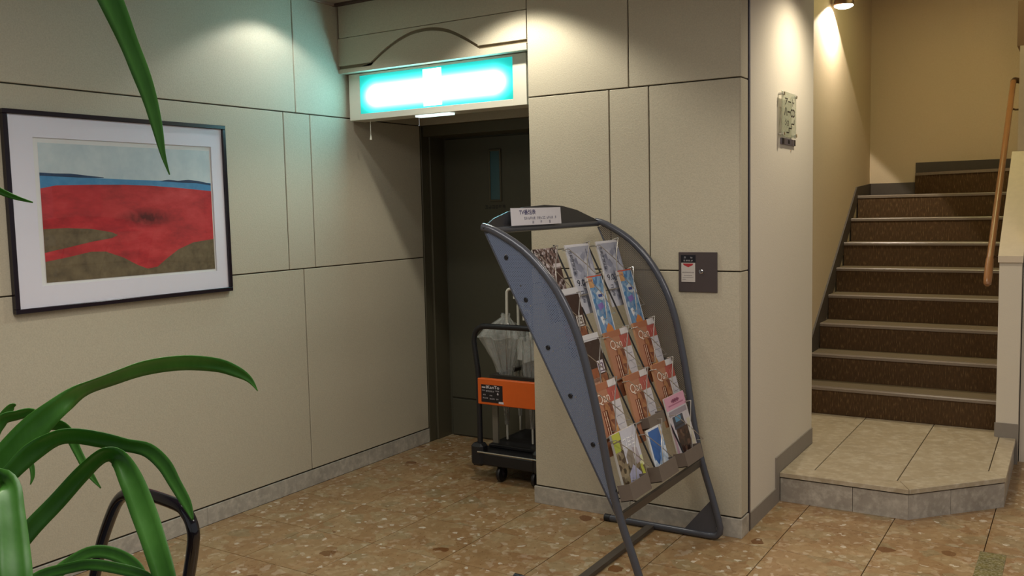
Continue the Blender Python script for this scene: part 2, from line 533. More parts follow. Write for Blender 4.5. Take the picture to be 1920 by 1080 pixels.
# ---- left wall
wl = struct(MB().box(XW - 0.1, XW - 0.0115, -3.0, 4.67, 0, ZC).build('wall_left', M['gap']))
for a, b in ((-1.8, 0.0), (0.0, 1.8), (1.8, 3.60), (3.60, 4.668)): panel_x(wl, a, b, 0.092, 1.213)
for a, b in ((-1.9, -0.105), (-0.105, 1.695), (1.695, 1.893), (1.893, 3.495), (3.495, 3.692), (3.692, 4.668)): panel_x(wl, a, b, 1.213, 2.053)
for a, b in ((-1.8, 0.0), (0.0, 1.8), (1.8, 3.588), (3.588, 4.668)): panel_x(wl, a, b, 2.053, ZC)
bl = struct(MB().box(XW - 0.011, XW - 0.004, -3.0, 4.67, 0, 0.088).build('baseboard_left', M['gap']))
y = 4.668
while y > -0.4:
    MB().cbox(XW - 0.008, XW + 0.004, y - 0.597, y, 0.0, 0.088, 0.0012).build('slab', M['skirt_marble'], bl, loc=(XW, y - 0.3, 0.045)); y -= 0.598

# ---- pillar
wp = struct(MB().box(XP0 + 0.001, XP1 - 0.001, YP + 0.0115, 4.95, 0, ZC).build('wall_pillar', M['gap']))
panel_y(wp, XP0 - 0.001, -1.814, 2.062, ZC); panel_y(wp, -1.814, XP1, 2.062, ZC)
panel_y(wp, XP0 - 0.001, -1.916, 1.213, 2.062); panel_y(wp, -1.916, -1.714, 1.213, 2.062); panel_y(wp, -1.714, XP1, 1.213, 2.062)
panel_y(wp, XP0 - 0.001, XP1, 0.092, 1.213)
for z0, z1 in ((0.092, 1.213), (1.213, 2.062), (2.062, ZC)):      # narrow returns up to the steel corner trim, and the alcove side
    MB().cbox(XP1 - 0.008, XP1 + 0.003, YP + 0.004, 4.035, z0 + G, z1 - G, 0.0015).build('panel', M['panel'], wp, loc=(XP1, 3.98, (z0 + z1) / 2))
    MB().cbox(XP0 - 0.003, XP0 + 0.008, YP + 0.013, 4.67, z0 + G, z1 - G, 0.0015).build('panel', M['panel'], wp, loc=(XP0, 4.3, (z0 + z1) / 2))
bp_ = struct(MB().box(XP0 - 0.001, XP1 + 0.001, YP + 0.001, YP + 0.012, 0, 0.085).build('baseboard_pillar', M['gap']))
for a, b in ((XP0 - 0.008, -1.83), (-1.828, XP1 + 0.008)):
    MB().cbox(a, b, YP - 0.006, YP + 0.008, 0, 0.088, 0.0012).build('slab', M['skirt_marble'], bp_, loc=((a + b) / 2, YP, 0.045))
MB().cbox(XP1 - 0.002, XP1 + 0.008, YP + 0.009, 4.035, 0, 0.088, 0.0012).build('slab', M['skirt_marble'], bp_, loc=(XP1, 3.98, 0.045))
tm = struct(MB().box(XP1 - 0.02, XP1 + 0.004, 4.04, 4.062, 0, ZC).build('trim_1', M['steel_dark'], loc=(XP1, 4.05, 0)))
MB().cbox(XP1 - 0.01, XP1 + 0.009, 4.046, 4.054, 0, ZC, 0.001).build('steel_strip', M['steel'], tm, loc=(XP1, 4.05, 1.3))

# ---- header over the alcove
hd = struct(MB().box(XW + 0.004, XP0 - 0.004, 3.985, 4.68, 2.30, ZC).build('wall_header', M['panel']))
MB().cbox(XW + 0.012, XP0 - 0.003, YP, 3.985, 2.493, ZC - 0.003, 0.002).build('panel', M['panel'], hd, loc=(-2.98, YP, 2.58))
AR = [(XW + 0.002, 2.330), (-3.385, 2.330), (-3.366, 2.334), (-3.285, 2.382), (-3.195, 2.426), (-3.098, 2.458), (-3.023, 2.468), (-2.951, 2.468), (-2.878, 2.456), (-2.817, 2.436), (-2.738, 2.396), (-2.654, 2.345), (-2.635, 2.340), (XP0 - 0.003, 2.340)]
AR = [tuple(q) for q in spline(AR, 3)]
MB().prism([(x, YP, z + 0.009) for x, z in AR] + [(XP0 - 0.003, YP, 2.4895), (XW + 0.002, YP, 2.4895)], (0, 0.05, 0)).build('arched_board', M['panel'], hd, loc=(-2.98, YP, 2.42))
MB().prism([(x, YP + 0.001, z - 0.009) for x, z in AR] + [(XP0 - 0.003, YP + 0.001, 2.298), (XW + 0.002, YP + 0.001, 2.298)], (0, 0.05, 0)).build('lower_board', M['panel'], hd, loc=(-2.98, 3.975, 2.36))
MB().prism([(x, YP + 0.013, z + 0.015) for x, z in AR] + [(x, YP + 0.013, z - 0.015) for x, z in AR[::-1]], (0, 0.03, 0)).build('groove', M['groove'], hd, loc=(-2.98, YP + 0.02, 2.4))
MB().box(XW + 0.006, XP0 - 0.002, 4.66, 4.895, 2.054, 2.299).build('bulkhead', M['panel'], hd, loc=(-2.98, 4.67, 2.18))

# ---- door at the back of the alcove
d1 = struct(MB().box(-3.72, XP0, 4.90, 4.94, 0, 2.68).build('door_1', M['door'], loc=(-3.0, 4.92, 0)))
MB().cbox(XW - 0.06, XW + 0.004, 4.672, 4.745, 0, 2.055, 0.003).build('jamb', M['jamb'], d1, loc=(XW, 4.7, 1.0))
MB().cbox(XW - 0.06, XW + 0.016, 4.748, 4.90, 0, 2.0, 0.003).build('jamb', M['jamb'], d1, loc=(XW, 4.82, 1.0))
MB().cbox(XW + 0.006, XP0 - 0.004, 4.685, 4.90, 1.985, 2.053, 0.003).build('frame_head', M['jamb'], d1, loc=(-3.0, 4.79, 2.02))
MB().cbox(-3.575, -2.62, 4.888, 4.90, 0.262, 1.975, 0.003).build('door_leaf', M['door'], d1, loc=(-3.1, 4.89, 1.1))
MB().cbox(-3.575, -2.62, 4.888, 4.90, 0.008, 0.252, 0.003).build('kick_plate', M['door'], d1, loc=(-3.1, 4.89, 0.13))
fr = MB()
for q in ((-3.232, -3.220, 1.562, 1.892), (-3.150, -3.138, 1.562, 1.892), (-3.220, -3.150, 1.562, 1.574), (-3.220, -3.150, 1.880, 1.892)):
    fr.cbox(q[0], q[1], 4.878, 4.889, q[2], q[3], 0.002)
wfm = fr.build('window_frame', M['jamb'], d1, loc=(-3.185, 4.885, 1.72))
MB().box(-3.221, -3.149, 4.884, 4.8885, 1.573, 1.881).build('window_pane', plain('blue_green_glass', '#3d6068', 0.12, 0, 0.05), d1, loc=(-3.185, 4.886, 1.72))
lt = MB()
strokes_mb(lt, 6, (-3.27, 4.8875, 1.515), (1, 0, 0), (0, 0, 1), (0.16, 0.028))
lt.build('lettering', M['black'], d1, loc=(-3.2, 4.887, 1.52), fix=False)

# ---- white papered wall and its return
wr = struct(MB().box(-1.56, -1.2835, 4.062, 5.19, 0, 3.35).build('wall_right', M['paper'], loc=(-1.4, 4.6, 0)))
br = MB()
prof = [(4.064, 0), (4.533, 0), (4.533, 0.15), (5.19, 0.15), (5.19, 0.238), (4.475, 0.238), (4.475, 0.082), (4.064, 0.082)]
br.prism([(-1.2832, a, b) for a, b in prof], (0.006, 0, 0))
struct(br.build('baseboard_right', M['rubber'], loc=(-1.28, 4.6, 0.1)))

# ---- stair hall walls
XS = -1.55; YB = 8.17; NL = lambda yy: 0.3255 + 0.7313 * (yy - 5.95)
struct(MB().box(XS - 0.1, XS, 5.19, YB + 0.1, 0, 3.35).build('wall_stair', M['stairpaper'], loc=(XS, 6.6, 0)))
struct(MB().box(XS - 0.1, -0.80, YB, YB + 0.1, 0, 3.35).build('wall_back', M['stairpaper'], loc=(-1.2, YB, 0)))
struct(MB().box(-0.80, 1.6, YB - 0.02, YB + 0.1, 0, 3.35).build('wall_back_return', M['stairpaper'], loc=(0.3, YB, 0)))
sk = MB()
sk.prism([(XS, 5.95, 0.15), (XS, 5.95, NL(5.95) + 0.07), (XS, 7.62, NL(7.62) + 0.075), (XS, YB, 1.654), (XS, YB, 1.5), (XS, 7.63, 1.5)], (0.012, 0, 0))
sk.box(XS + 0.012, -1.19, YB - 0.012, YB, 1.54, 1.654)
sk.prism([(-1.19, YB, 1.54), (-1.19, YB, 1.814), (-0.80, YB, 1.814), (-0.80, YB, 1.54)], (0, -0.014, 0))
sk.prism([(-0.80, YB - 0.02, 1.54), (-0.80, YB - 0.02, 1.814), (0.2, YB - 0.02, 1.814), (0.2, YB - 0.02, 1.54)], (0, -0.012, 0))
struct(sk.build('baseboard_stair', M['stair_skirt'], loc=(XS, 7.6, 1.2)))
# parapet beside the stairs: rises with them under a cream cap
pp = MB(); x0, x1 = -0.402, -0.29
pp.prism([(x0, 5.80, 0), (x0, 5.80, 1.15), (x0, 6.71, 1.77), (x0, 8.15, 1.77), (x0, 8.15, 0)], (x1 - x0, 0, 0))
pw = struct(pp.build('wall_parapet', M['paper'], loc=(-0.34, 6.2, 0)))
cp = MB(); cp.prism([(x0 - 0.006, 5.785, 1.15), (x0 - 0.006, 5.785, 1.186), (x0 - 0.006, 6.71, 1.806), (x0 - 0.006, 6.71, 1.77)], (x1 - x0 + 0.012, 0, 0))
cp.build('cap', M['cap'], pw, loc=(-0.34, 6.2, 1.4))
struct(MB().box(-0.378, -0.25, 6.715, 8.15, 1.772, 2.47).build('wall_stair_upper', M['cap'], loc=(-0.34, 7.4, 1.8)))
struct(MB().box(-0.395, 1.2, 6.72, 8.15, 2.471, 2.75).build('trim_2', plain('brown_soffit_beam', '#8a6d55', 0.8), loc=(0, 7.4, 2.6)))
struct(MB().box(x0 - 0.006, x1 + 0.002, 5.793, 5.80, 0, 0.232).build('baseboard_parapet', M['rubber'], loc=(-0.34, 5.79, 0.1)))
struct(MB().box(-0.285, 2.5, 5.87, 5.97, 0, ZC).build('wall_far', M['paper'], loc=(1.0, 5.9, 0)))
# ceilings
struct(MB().box(-3.75, 3.0, -3.0, 5.19, ZC, ZC + 0.1).build('ceiling', M['ceiling'], loc=(-0.5, 1.0, ZC)))
struct(MB().box(-1.65, 1.6, 5.19, 8.3, 3.30, 3.40).build('ceiling_stair', M['ceiling'], loc=(-0.5, 6.7, 3.3)))
struct(MB().box(-1.56, 3.0, 5.10, 5.19, 2.70, 3.34).build('wall_lintel', M['paper'], loc=(-0.5, 5.15, 2.8)))
struct(MB().box(XW + 0.0, XP1, 3.90, 3.934, ZC - 0.012, ZC - 0.0005).build('trim_3', plain('dark_cornice_gap', '#4d3a33', 0.8), loc=(-2.4, 3.91, ZC)))
struct(MB().box(XW + 0.001, XW + 0.02, -2.9, 3.9, ZC - 0.012, ZC - 0.0005).build('trim_4', M['ceiling'], loc=(XW, 0.5, ZC)))

# ---- raised landing of marble slabs in front of the stairs
pf = MB()
pf.prism([(-1.276, 4.55, 0), (-0.68, 4.55, 0), (-0.305, 4.962, 0), (-0.312, 5.79, 0), (-0.40, 5.95, 0), (-1.546, 5.95, 0), (-1.546, 5.195, 0), (-1.276, 5.195, 0)], (0, 0, 0.126))
pl = struct(pf.build('floor_landing', M['gap'], loc=(-0.8, 5.2, 0)))


def slab(pts, m, name='slab', z0=0.127, z1=0.15):
    bm = bmesh.new(); vs = [bm.verts.new((x, y, z0)) for x, y in pts]; f = bm.faces.new(vs)
    r = bmesh.ops.extrude_face_region(bm, geom=[f]); bmesh.ops.translate(bm, vec=(0, 0, z1 - z0), verts=[e for e in r['geom'] if isinstance(e, bmesh.types.BMVert)])
    bmesh.ops.recalc_face_normals(bm, faces=bm.faces)
    bmesh.ops.bevel(bm, geom=[e for e in bm.edges if min(v.co.z for v in e.verts) > z1 - 1e-4], offset=0.002, segments=1, affect='EDGES', profile=0.5)
    mb = MB(); mb.addbm(bm); bm.free()
    cx = sum(p[0] for p in pts) / len(pts); cy = sum(p[1] for p in pts) / len(pts)
    mb.build(name, m, pl, loc=(cx, cy, z0))


g = 0.0022
slab([(-1.277, 4.655 + g), (-1.135 - g, 4.655 + g), (-1.135 - g, 5.95), (-1.548, 5.95), (-1.548, 5.196), (-1.277, 5.196)], M['plat_marble'])
slab([(-1.135 + g, 4.655 + g), (-0.742 - g, 4.655 + g), (-0.742 - g, 5.95), (-1.135 + g, 5.95)], M['plat_marble'])
slab([(-0.742 + g, 4.655 + g), (-0.725, 4.655 + g), (-0.375 - g, 5.035), (-0.382 - g, 5.79), (-0.382 - g, 5.95), (-0.742 + g, 5.95)], M['plat_marble'])
slab([(-1.277, 4.535), (-0.67, 4.535), (-0.728, 4.655), (-1.277, 4.655)], M['plat_marble'], 'edge_slab')
slab([(-0.668, 4.536), (-0.292, 4.95), (-0.374, 5.034), (-0.725, 4.655)], M['plat_marble'], 'edge_slab')
slab([(-0.292, 4.953), (-0.299, 5.792), (-0.380, 5.792), (-0.373, 5.037)], M['plat_marble'], 'edge_slab')


def riser_tile(a, b, m):
    a = Vector((a[0], a[1], 0)); b = Vector((b[0], b[1], 0)); d = (b - a).normalized(); n = Vector((-d.y, d.x, 0))
    MB().obox(a + d * g / 2, (b - a) - d * g, n * 0.014, (0, 0, 0.120)).build('riser_tile', m, pl, loc=((a.x + b.x) / 2, (a.y + b.y) / 2, 0.06))


A_ = (-1.277, 4.542); B_ = (-0.925, 4.542); C_ = (-0.673, 4.542); D_ = (-0.51, 4.722); E_ = (-0.298, 4.954); F_ = (-0.305, 5.79)
for a, b in ((A_, B_), (B_, C_), (C_, D_), (D_, E_), (E_, F_)): riser_tile(a, b, M['plat_front'])

# ================================================================== STAIRCASE
st = thing('staircase', 'dark brown carpeted staircase with pale nosings rising from the marble landing', 'stairs', (-0.98, 5.95, 0.15))
RH, TR = 0.1755, 0.24
for i in range(8):
    z0 = 0.15 + RH * i; z1 = z0 + RH; y0 = 5.955 + TR * i
    MB().box(-1.536, -0.409, y0, y0 + 0.02, z0, z1 - 0.022).build('riser', M['carpet'], st, loc=(-0.98, y0, z0))
    y2 = y0 + TR + 0.02 if i < 7 else YB - 0.04
    MB().box(-1.536, -0.409, y0 + 0.037, y2, z1 - 0.02, z1 - 0.001).build('tread', M['tread'], st, loc=(-0.98, y0 + 0.1, z1))
    nb = MB(); nb.prism([(-1.536, y0 - 0.006, z1 - 0.022), (-1.536, y0 - 0.008, z1 - 0.006), (-1.536, y0 - 0.003, z1), (-1.536, y0 + 0.03, z1), (-1.536, y0 + 0.03, z1 - 0.022)], (1.127, 0, 0))
    nb.build('nosing', M['nosing'], st, loc=(-0.98, y0, z1))
# first winder turning right at the top
z0 = 1.554; z1 = z0 + RH
wn = [(-1.19, YB - 0.04), (-1.03, 8.02), (-0.409, 7.66), (-0.409, YB - 0.04)]
MB().prism([(x, y, z0) for x, y in wn], (0, 0, RH - 0.022)).build('riser', M['carpet'], st, loc=(-0.9, 8.0, z0))
nw = [(-1.19, YB - 0.036), (-1.036, 8.012), (-0.409, 7.652), (-0.409, 7.69), (-1.015, 8.04), (-1.15, YB - 0.036)]
MB().prism([(x, y, z1 - 0.022) for x, y in nw], (0, 0, 0.022)).build('nosing', M['nosing'], st, loc=(-0.9, 7.9, z1))

# ---- handrail
hr = thing('handrail', 'round reddish brown wooden handrail climbing the right side of the stairs', 'handrail', (-0.46, 5.80, 1.07))
A0 = Vector((-0.46, 5.925, 1.156)); B0 = Vector((-0.46, 7.51, 2.335))
MB().tube([A0, A0.lerp(B0, 0.5), B0], 0.019, 14).build('rail', M['wood'], hr, loc=A0.lerp(B0, 0.5))
MB().tube([(-0.46, 5.925, 1.158), (-0.46, 5.88, 1.118), (-0.46, 5.82, 1.055), (-0.46, 5.795, 1.03), (-0.46, 5.785, 1.02)], [0.0215, 0.0225, 0.0225, 0.021, 0.012], 14).build('end_piece', M['wood'], hr, loc=(-0.46, 5.85, 1.09))
MB().tube([(-0.46, 7.51, 2.335), (-0.455, 7.54, 2.35), (-0.43, 7.555, 2.345), (-0.382, 7.555, 2.33)], [0.02, 0.02, 0.02, 0.018], 12).build('wall_return', M['brown_metal'], hr, loc=(-0.44, 7.53, 2.34))
for t, xe in ((0.06, -0.404), (0.87, -0.38)):
    p = A0.lerp(B0, t)
    MB().tube([p + Vector((0, 0, -0.018)), p + Vector((0, 0, -0.05)), p + Vector((0.03, 0, -0.062)), Vector((xe, p.y, p.z - 0.062))], 0.007, 8).lathe((xe - 0.006, p.y, p.z - 0.062), [(0.022, 0), (0.022, 0.006)], 'x', 16).build('bracket', M['brown_metal'], hr, loc=p)
# ================================================================== LAMPS AND SIGNS
# wall lamp above the stairs
wl_ = thing('wall_lamp', 'small lit wall lamp high on the papered wall above the stairs', 'lamp', (XS, 6.75, 2.95))
LX, LY, LZ = -1.465, 6.75, 2.872
hb = MB(); hb.lathe((LX, LY, LZ), [(0.066, 0.0), (0.069, 0.004), (0.062, 0.05), (0.035, 0.10), (0.02, 0.13), (0.0, 0.135)], 'z', 24, cap=False)
hb.build('shade', M['brown_metal'], wl_, loc=(LX, LY, LZ + 0.06))
MB().lathe((LX, LY, LZ - 0.006), [(0.0, -0.016), (0.04, -0.012), (0.063, 0.0), (0.063, 0.008)], 'z', 24, cap=False).build('glowing_lens', M['bulb'], wl_, loc=(LX, LY, LZ))
MB().tube([(LX, LY, LZ + 0.12), (LX - 0.03, LY, LZ + 0.15), (XS, LY, LZ + 0.15)], 0.008, 8).lathe((XS, LY, LZ + 0.15), [(0.03, 0), (0.03, 0.012)], 'x', 16).build('bracket', M['brown_metal'], wl_, loc=(XS, LY, LZ + 0.15))
spot('wall_lamp_beam', (LX - 0.01, LY, LZ - 0.03), (-0.58, -0.09, -0.81), 52, (1.0, 0.88, 0.74), 135, 0.05, 0.015)

# recessed downlights in the lobby ceiling
for n_, (dx, dy) in enumerate(DOWN):
    lab = ['recessed round downlight in the ceiling close to the left panelled wall', 'recessed round downlight in the ceiling in front of the arched header',
           'recessed round downlight in the ceiling above the marble landing', 'recessed round downlight in the ceiling in front of the brochure rack',
           'recessed round downlight in the ceiling over the potted plant'][n_]
    t = thing('ceiling_downlight', lab, 'light', (dx, dy, ZC), 'recessed ceiling downlights')
    MB().lathe((dx, dy, ZC - 0.008), [(0.058, 0.008), (0.06, 0.003), (0.052, 0.0), (0.046, 0.004)], 'z', 24, cap=False).build('trim_ring', M['offwhite'], t, loc=(dx, dy, ZC - 0.004))
    MB().lathe((dx, dy, ZC - 0.003), [(0.046, 0.0), (0.046, 0.003)], 'z', 24).build('lens', M['downlens'], t, loc=(dx, dy, ZC - 0.002))

# ---- exit sign
ex = thing('exit_sign', 'wide glowing cyan emergency exit sign hanging under the arched header', 'sign', (-2.98, 4.05, 2.036))
xs0, xs1 = -3.588, -2.402; ys = 3.992
fb = MB()
for q in ((xs0, -3.507, 2.036, 2.296), (-2.483, xs1, 2.036, 2.296), (-3.507, -2.483, 2.036, 2.070), (-3.507, -2.483, 2.283, 2.296)):
    fb.cbox(q[0], q[1], ys, ys + 0.012, q[2], q[3], 0.0015)
fb.cbox(xs0, xs1, ys + 0.012, ys + 0.13, 2.036, 2.297, 0.002)
fb.build('housing', M['offwhite'], ex, loc=(-2.98, 4.05, 2.15))
MB().box(-3.506, -2.484, ys + 0.003, ys + 0.0115, 2.0705, 2.2825).build('lens', M['lens'], ex, loc=(-2.995, ys + 0.006, 2.1765))
pg = MB(); yy = ys + 0.002


def zq(pts): pg.poly([(-2.995 + x, yy, 2.1765 + z) for x, z in pts][::-1])


# running figure passing through a doorway: bright doorway with the figure cut lighter on it
zq([(-0.062, -0.098), (0.062, -0.098), (0.062, 0.098), (-0.062, 0.098)])
pg.build('pictogram', M['lens_white'], ex, loc=(-2.995, yy, 2.1765))
fg = MB(); yy2 = ys + 0.0012


def fq(pts): fg.poly([(-2.995 + x, yy2, 2.1765 + z) for x, z in pts][::-1])


fq([(-0.012 + 0.016 * math.cos(a), 0.062 + 0.016 * math.sin(a)) for a in [i * PI / 6 for i in range(12)]])
fq([(-0.016, 0.042), (0.010, 0.044), (0.016, 0.0), (0.000, -0.012), (-0.018, 0.0)])
fq([(-0.016, 0.042), (-0.044, 0.022), (-0.048, -0.004), (-0.038, -0.004), (-0.034, 0.014), (-0.014, 0.026)])
fq([(0.008, 0.044), (0.034, 0.026), (0.052, 0.034), (0.050, 0.024), (0.034, 0.012), (0.010, 0.028)])
fq([(-0.016, 0.0), (0.002, -0.012), (-0.010, -0.046), (-0.046, -0.068), (-0.052, -0.058), (-0.024, -0.040)])
fq([(0.000, -0.010), (0.016, 0.0), (0.036, -0.030), (0.034, -0.074), (0.022, -0.074), (0.022, -0.034)])
fg.build('running_figure', emit('faint_green_backlit_film', '#e4fff2', 1.9), ex, loc=(-2.995, yy2, 2.1765))
MB().box(-3.13, -2.90, ys + 0.02, ys + 0.07, 2.026, 2.0365).build('bottom_window', M['lens_slit'], ex, loc=(-3.01, ys + 0.04, 2.03))
MB().tube([(-3.462, ys + 0.03, 2.036), (-3.462, ys + 0.03, 1.95)], 0.0016, 6).lathe((-3.462, ys + 0.03, 1.922), [(0.002, 0.03), (0.006, 0.012), (0.008, 0.002), (0.004, 0.0)], 'z', 12).build('pull_cord', M['offwhite'], ex, loc=(-3.462, ys + 0.03, 1.97))

# ---- framed print on the left wall
fp = thing('framed_print', 'large black-framed landscape print of a red field with sea, white mat, on the left wall', 'picture', (XW, 2.54, 1.138))
Y0, Y1, Z0, Z1 = 1.992, 3.083, 1.139, 1.951
fw = 0.019
for nm, q in (('bar', (Y0, Y1, Z0, Z0 + fw)), ('bar', (Y0, Y1, Z1 - fw, Z1)), ('bar', (Y0, Y0 + fw, Z0 + fw, Z1 - fw)), ('bar', (Y1 - fw, Y1, Z0 + fw, Z1 - fw))):
    MB().cbox(XW + 0.001, XW + 0.028, q[0], q[1], q[2], q[3], 0.002).build('frame_bar', paint('#1c121c', 0.25), fp, loc=(XW + 0.014, (q[0] + q[1]) / 2, (q[2] + q[3]) / 2))
wy0, wy1, wz0, wz1 = 2.112, 2.998, 1.243, 1.845       # mat window
mt = MB(); xm = XW + 0.016
for q in ((Y0 + fw, wy0, Z0 + fw, Z1 - fw), (wy1, Y1 - fw, Z0 + fw, Z1 - fw), (wy0, wy1, Z0 + fw, wz0), (wy0, wy1, wz1, Z1 - fw)):
    mt.box(xm - 0.004, xm, *q)
mt.build('mat', paint('#e2e0ea', 0.8, 0.02), fp, loc=(xm, 2.54, 1.55))
MB().box(xm - 0.010, xm - 0.006, wy0 - 0.01, wy1 + 0.01, wz0 - 0.01, wz1 + 0.01).build('print_paper', paint('#e2e2e0', 0.8, 0.03), fp, loc=(xm, 2.54, 1.55))


def mott(name, a, b, c, sc, stretch=(1, 1, 1)):
    k = NM(name, 0.85); v = k.coords(stretch); f = k.noise(v, sc, 6, 0.7); k.color(k.ramp(f, [(0.28, a), (0.5, b), (0.72, c)])); return k.m


def uvz(u, v): return (wy0 + 0.022 + (wy1 - wy0 - 0.03) * u, wz1 - 0.020 - (wz1 - wz0 - 0.032) * v)


def smudge(m):
    nt = m.node_tree; b = nt.nodes['Principled BSDF']; src = b.inputs['Base Color'].links[0].from_socket
    def nd(t, **kw):
        x = nt.nodes.new(t)
        for a, v in kw.items(): setattr(x, a, v)
        return x
    tc = nd('ShaderNodeTexCoord'); mp = nd('ShaderNodeMapping'); nt.links.new(tc.outputs['Object'], mp.inputs[0])
    mp.inputs['Location'].default_value = (0, -0.085 / 0.17, 0.040 / 0.05); mp.inputs['Scale'].default_value = (0.01, 1 / 0.17, 1 / 0.05)
    gr = nd('ShaderNodeTexGradient', gradient_type='SPHERICAL'); nt.links.new(mp.outputs[0], gr.inputs[0])
    no = nd('ShaderNodeTexNoise'); no.inputs['Scale'].default_value = 45; no.inputs['Detail'].default_value = 6; nt.links.new(tc.outputs['Object'], no.inputs['Vector'])
    mu = nd('ShaderNodeMath', operation='MULTIPLY'); nt.links.new(gr.outputs['Fac'], mu.inputs[0]); nt.links.new(no.outputs['Fac'], mu.inputs[1])
    m2 = nd('ShaderNodeMath', operation='MULTIPLY'); m2.use_clamp = True; nt.links.new(mu.outputs[0], m2.inputs[0]); m2.inputs[1].default_value = 2.2
    mx = nd('ShaderNodeMix', data_type='RGBA'); nt.links.new(m2.outputs[0], mx.inputs[0]); nt.links.new(src, mx.inputs[6]); mx.inputs[7].default_value = lin('#541216')
    nt.links.new(mx.outputs[2], b.inputs['Base Color'])


pr = MB()
mats = [mott('print_pale_sky', '#b4c4ca', '#c2cfd2', '#cfd9da', 9), mott('print_blue_sea', '#3f7fae', '#4b8cb8', '#5a97bf', 14),
        mott('print_navy_hills', '#1e3350', '#27405f', '#2f4a68', 30), mott('print_red_field', '#8c2629', '#bc3236', '#d04a4a', 12, (1, 0.45, 1)),
        mott('print_tan_ground', '#4d4230', '#6b5d44', '#7d6e52', 16), mott('print_dark_red_smudge', '#601519', '#7f1c20', '#a0262a', 22, (1, 0.4, 1))]


smudge(mats[3])


def lay(mi, pts, d):
    pr.m = mi; pr.poly([(xm - 0.0055 + d * 0.00025,) + uvz(u, v) for u, v in pts])


lay(0, [(0, 0), (1, 0), (1, 0.33), (0, 0.33)], 0)
lay(1, [(0, 0.228), (0.3, 0.245), (0.55, 0.255), (0.8, 0.258), (1, 0.27), (1, 0.345), (0, 0.34)], 1)
lay(2, [(0, 0.212), (0.08, 0.216), (0.16, 0.215), (0.25, 0.228), (0.335, 0.238), (0.335, 0.243), (0.2, 0.243), (0, 0.234)], 2)
lay(2, [(0.66, 0.26), (0.72, 0.248), (0.78, 0.255), (0.85, 0.246), (0.92, 0.255), (1, 0.276), (1, 0.29), (0.9, 0.272), (0.8, 0.27)], 2)
lay(3, [(0, 0.325), (0.08, 0.302), (0.25, 0.295), (0.45, 0.292), (0.6, 0.297), (0.8, 0.315), (1, 0.338), (1, 0.80), (0.56, 0.975), (0, 0.80)], 3)
lay(4, [(0, 0.615), (0.12, 0.612), (0.25, 0.625), (0.36, 0.655), (0.395, 0.678), (0.36, 0.70), (0.25, 0.72), (0.12, 0.755), (0, 0.785)], 5)
lay(4, [(0, 0.85), (0.12, 0.825), (0.24, 0.795), (0.32, 0.80), (0.42, 0.855), (0.5, 0.92), (0.56, 0.955), (0.62, 0.945), (0.68, 0.885), (0.76, 0.815), (0.86, 0.765), (1, 0.745),
        (1, 1.0), (0, 1.0)], 6)
lay(3, [(0, 0.80), (0.14, 0.765), (0.3, 0.735), (0.30, 0.81), (0.24, 0.797), (0.12, 0.828), (0, 0.852)], 5)
pr.build('landscape_print', mats, fp, loc=(xm, 2.54, 1.55), fix=False)
MB().box(XW + 0.0195, XW + 0.0215, Y0 + fw, Y1 - fw, Z0 + fw, Z1 - fw).build('glass', M['glass'], fp, loc=(XW + 0.02, 2.54, 1.55))

# ---- wall panel with keyhole on the pillar
wp_ = thing('fire_equipment_panel', 'square dark metal access panel with keyhole and red and white notice on the pillar', 'panel', (-1.48, YP, 1.117))
MB().cbox(-1.571, -1.388, YP - 0.007, YP, 1.117, 1.299, 0.0015).build('plate', M['plate'], wp_, loc=(-1.48, YP, 1.2))
nl = MB(); nl.box(-1.559, -1.489, YP - 0.0082, YP - 0.007, 1.252, 1.286); lb = nl.build('name_label', paint('#141218', 0.4), wp_, loc=(-1.524, YP - 0.0075, 1.27))
tt = MB(); strokes_mb(tt, 1, (-1.545, YP - 0.0084, 1.271), (1, 0, 0), (0, 0, 1), (0.012, 0.009)); strokes_mb(tt, 1, (-1.513, YP - 0.0084, 1.271), (1, 0, 0), (0, 0, 1), (0.012, 0.009), seed=4); strokes_mb(tt, 4, (-1.546, YP - 0.0084, 1.257), (1, 0, 0), (0, 0, 1), (0.046, 0.008), seed=2)
tt.build('lettering', paint('#b9b6b8'), lb, loc=(-1.524, YP - 0.0085, 1.27), fix=False)
nn = MB(); nn.box(-1.557, -1.491, YP - 0.0082, YP - 0.007, 1.163, 1.250); nt_ = nn.build('notice', paint('#bdb6ae', 0.5), wp_, loc=(-1.524, YP - 0.0075, 1.206))
r1 = MB(); r1.poly([(-1.549, YP - 0.0084, 1.247), (-1.500, YP - 0.0084, 1.247), (-1.502, YP - 0.0084, 1.240), (-1.524, YP - 0.0084, 1.230), (-1.546, YP - 0.0084, 1.240)][::-1])
r1.build('red_mark', paint('#a3262c'), nt_, loc=(-1.524, YP - 0.0084, 1.24))
r2 = MB()
for kx in range(6): r2.box(-1.551 + kx * 0.0095, -1.5465 + kx * 0.0095, YP - 0.0085, YP - 0.0082, 1.204, 1.2085)
for kz, (a, b) in enumerate(((-1.545, -1.505), (-1.55, -1.5), (-1.552, -1.535))): r2.box(a, b, YP - 0.0085, YP - 0.0082, 1.192 - kz * 0.009, 1.1935 - kz * 0.009)
r2.build('fine_print', paint('#6a6462'), nt_, loc=(-1.524, YP - 0.0084, 1.2))
MB().lathe((-1.463, YP - 0.007, 1.211), [(0.0105, 0), (0.0105, -0.003), (0.007, -0.0045), (0.007, -0.002), (0.004, -0.002)], 'y', 20).build('keyhole', M['chrome'], wp_, loc=(-1.463, YP - 0.008, 1.211))

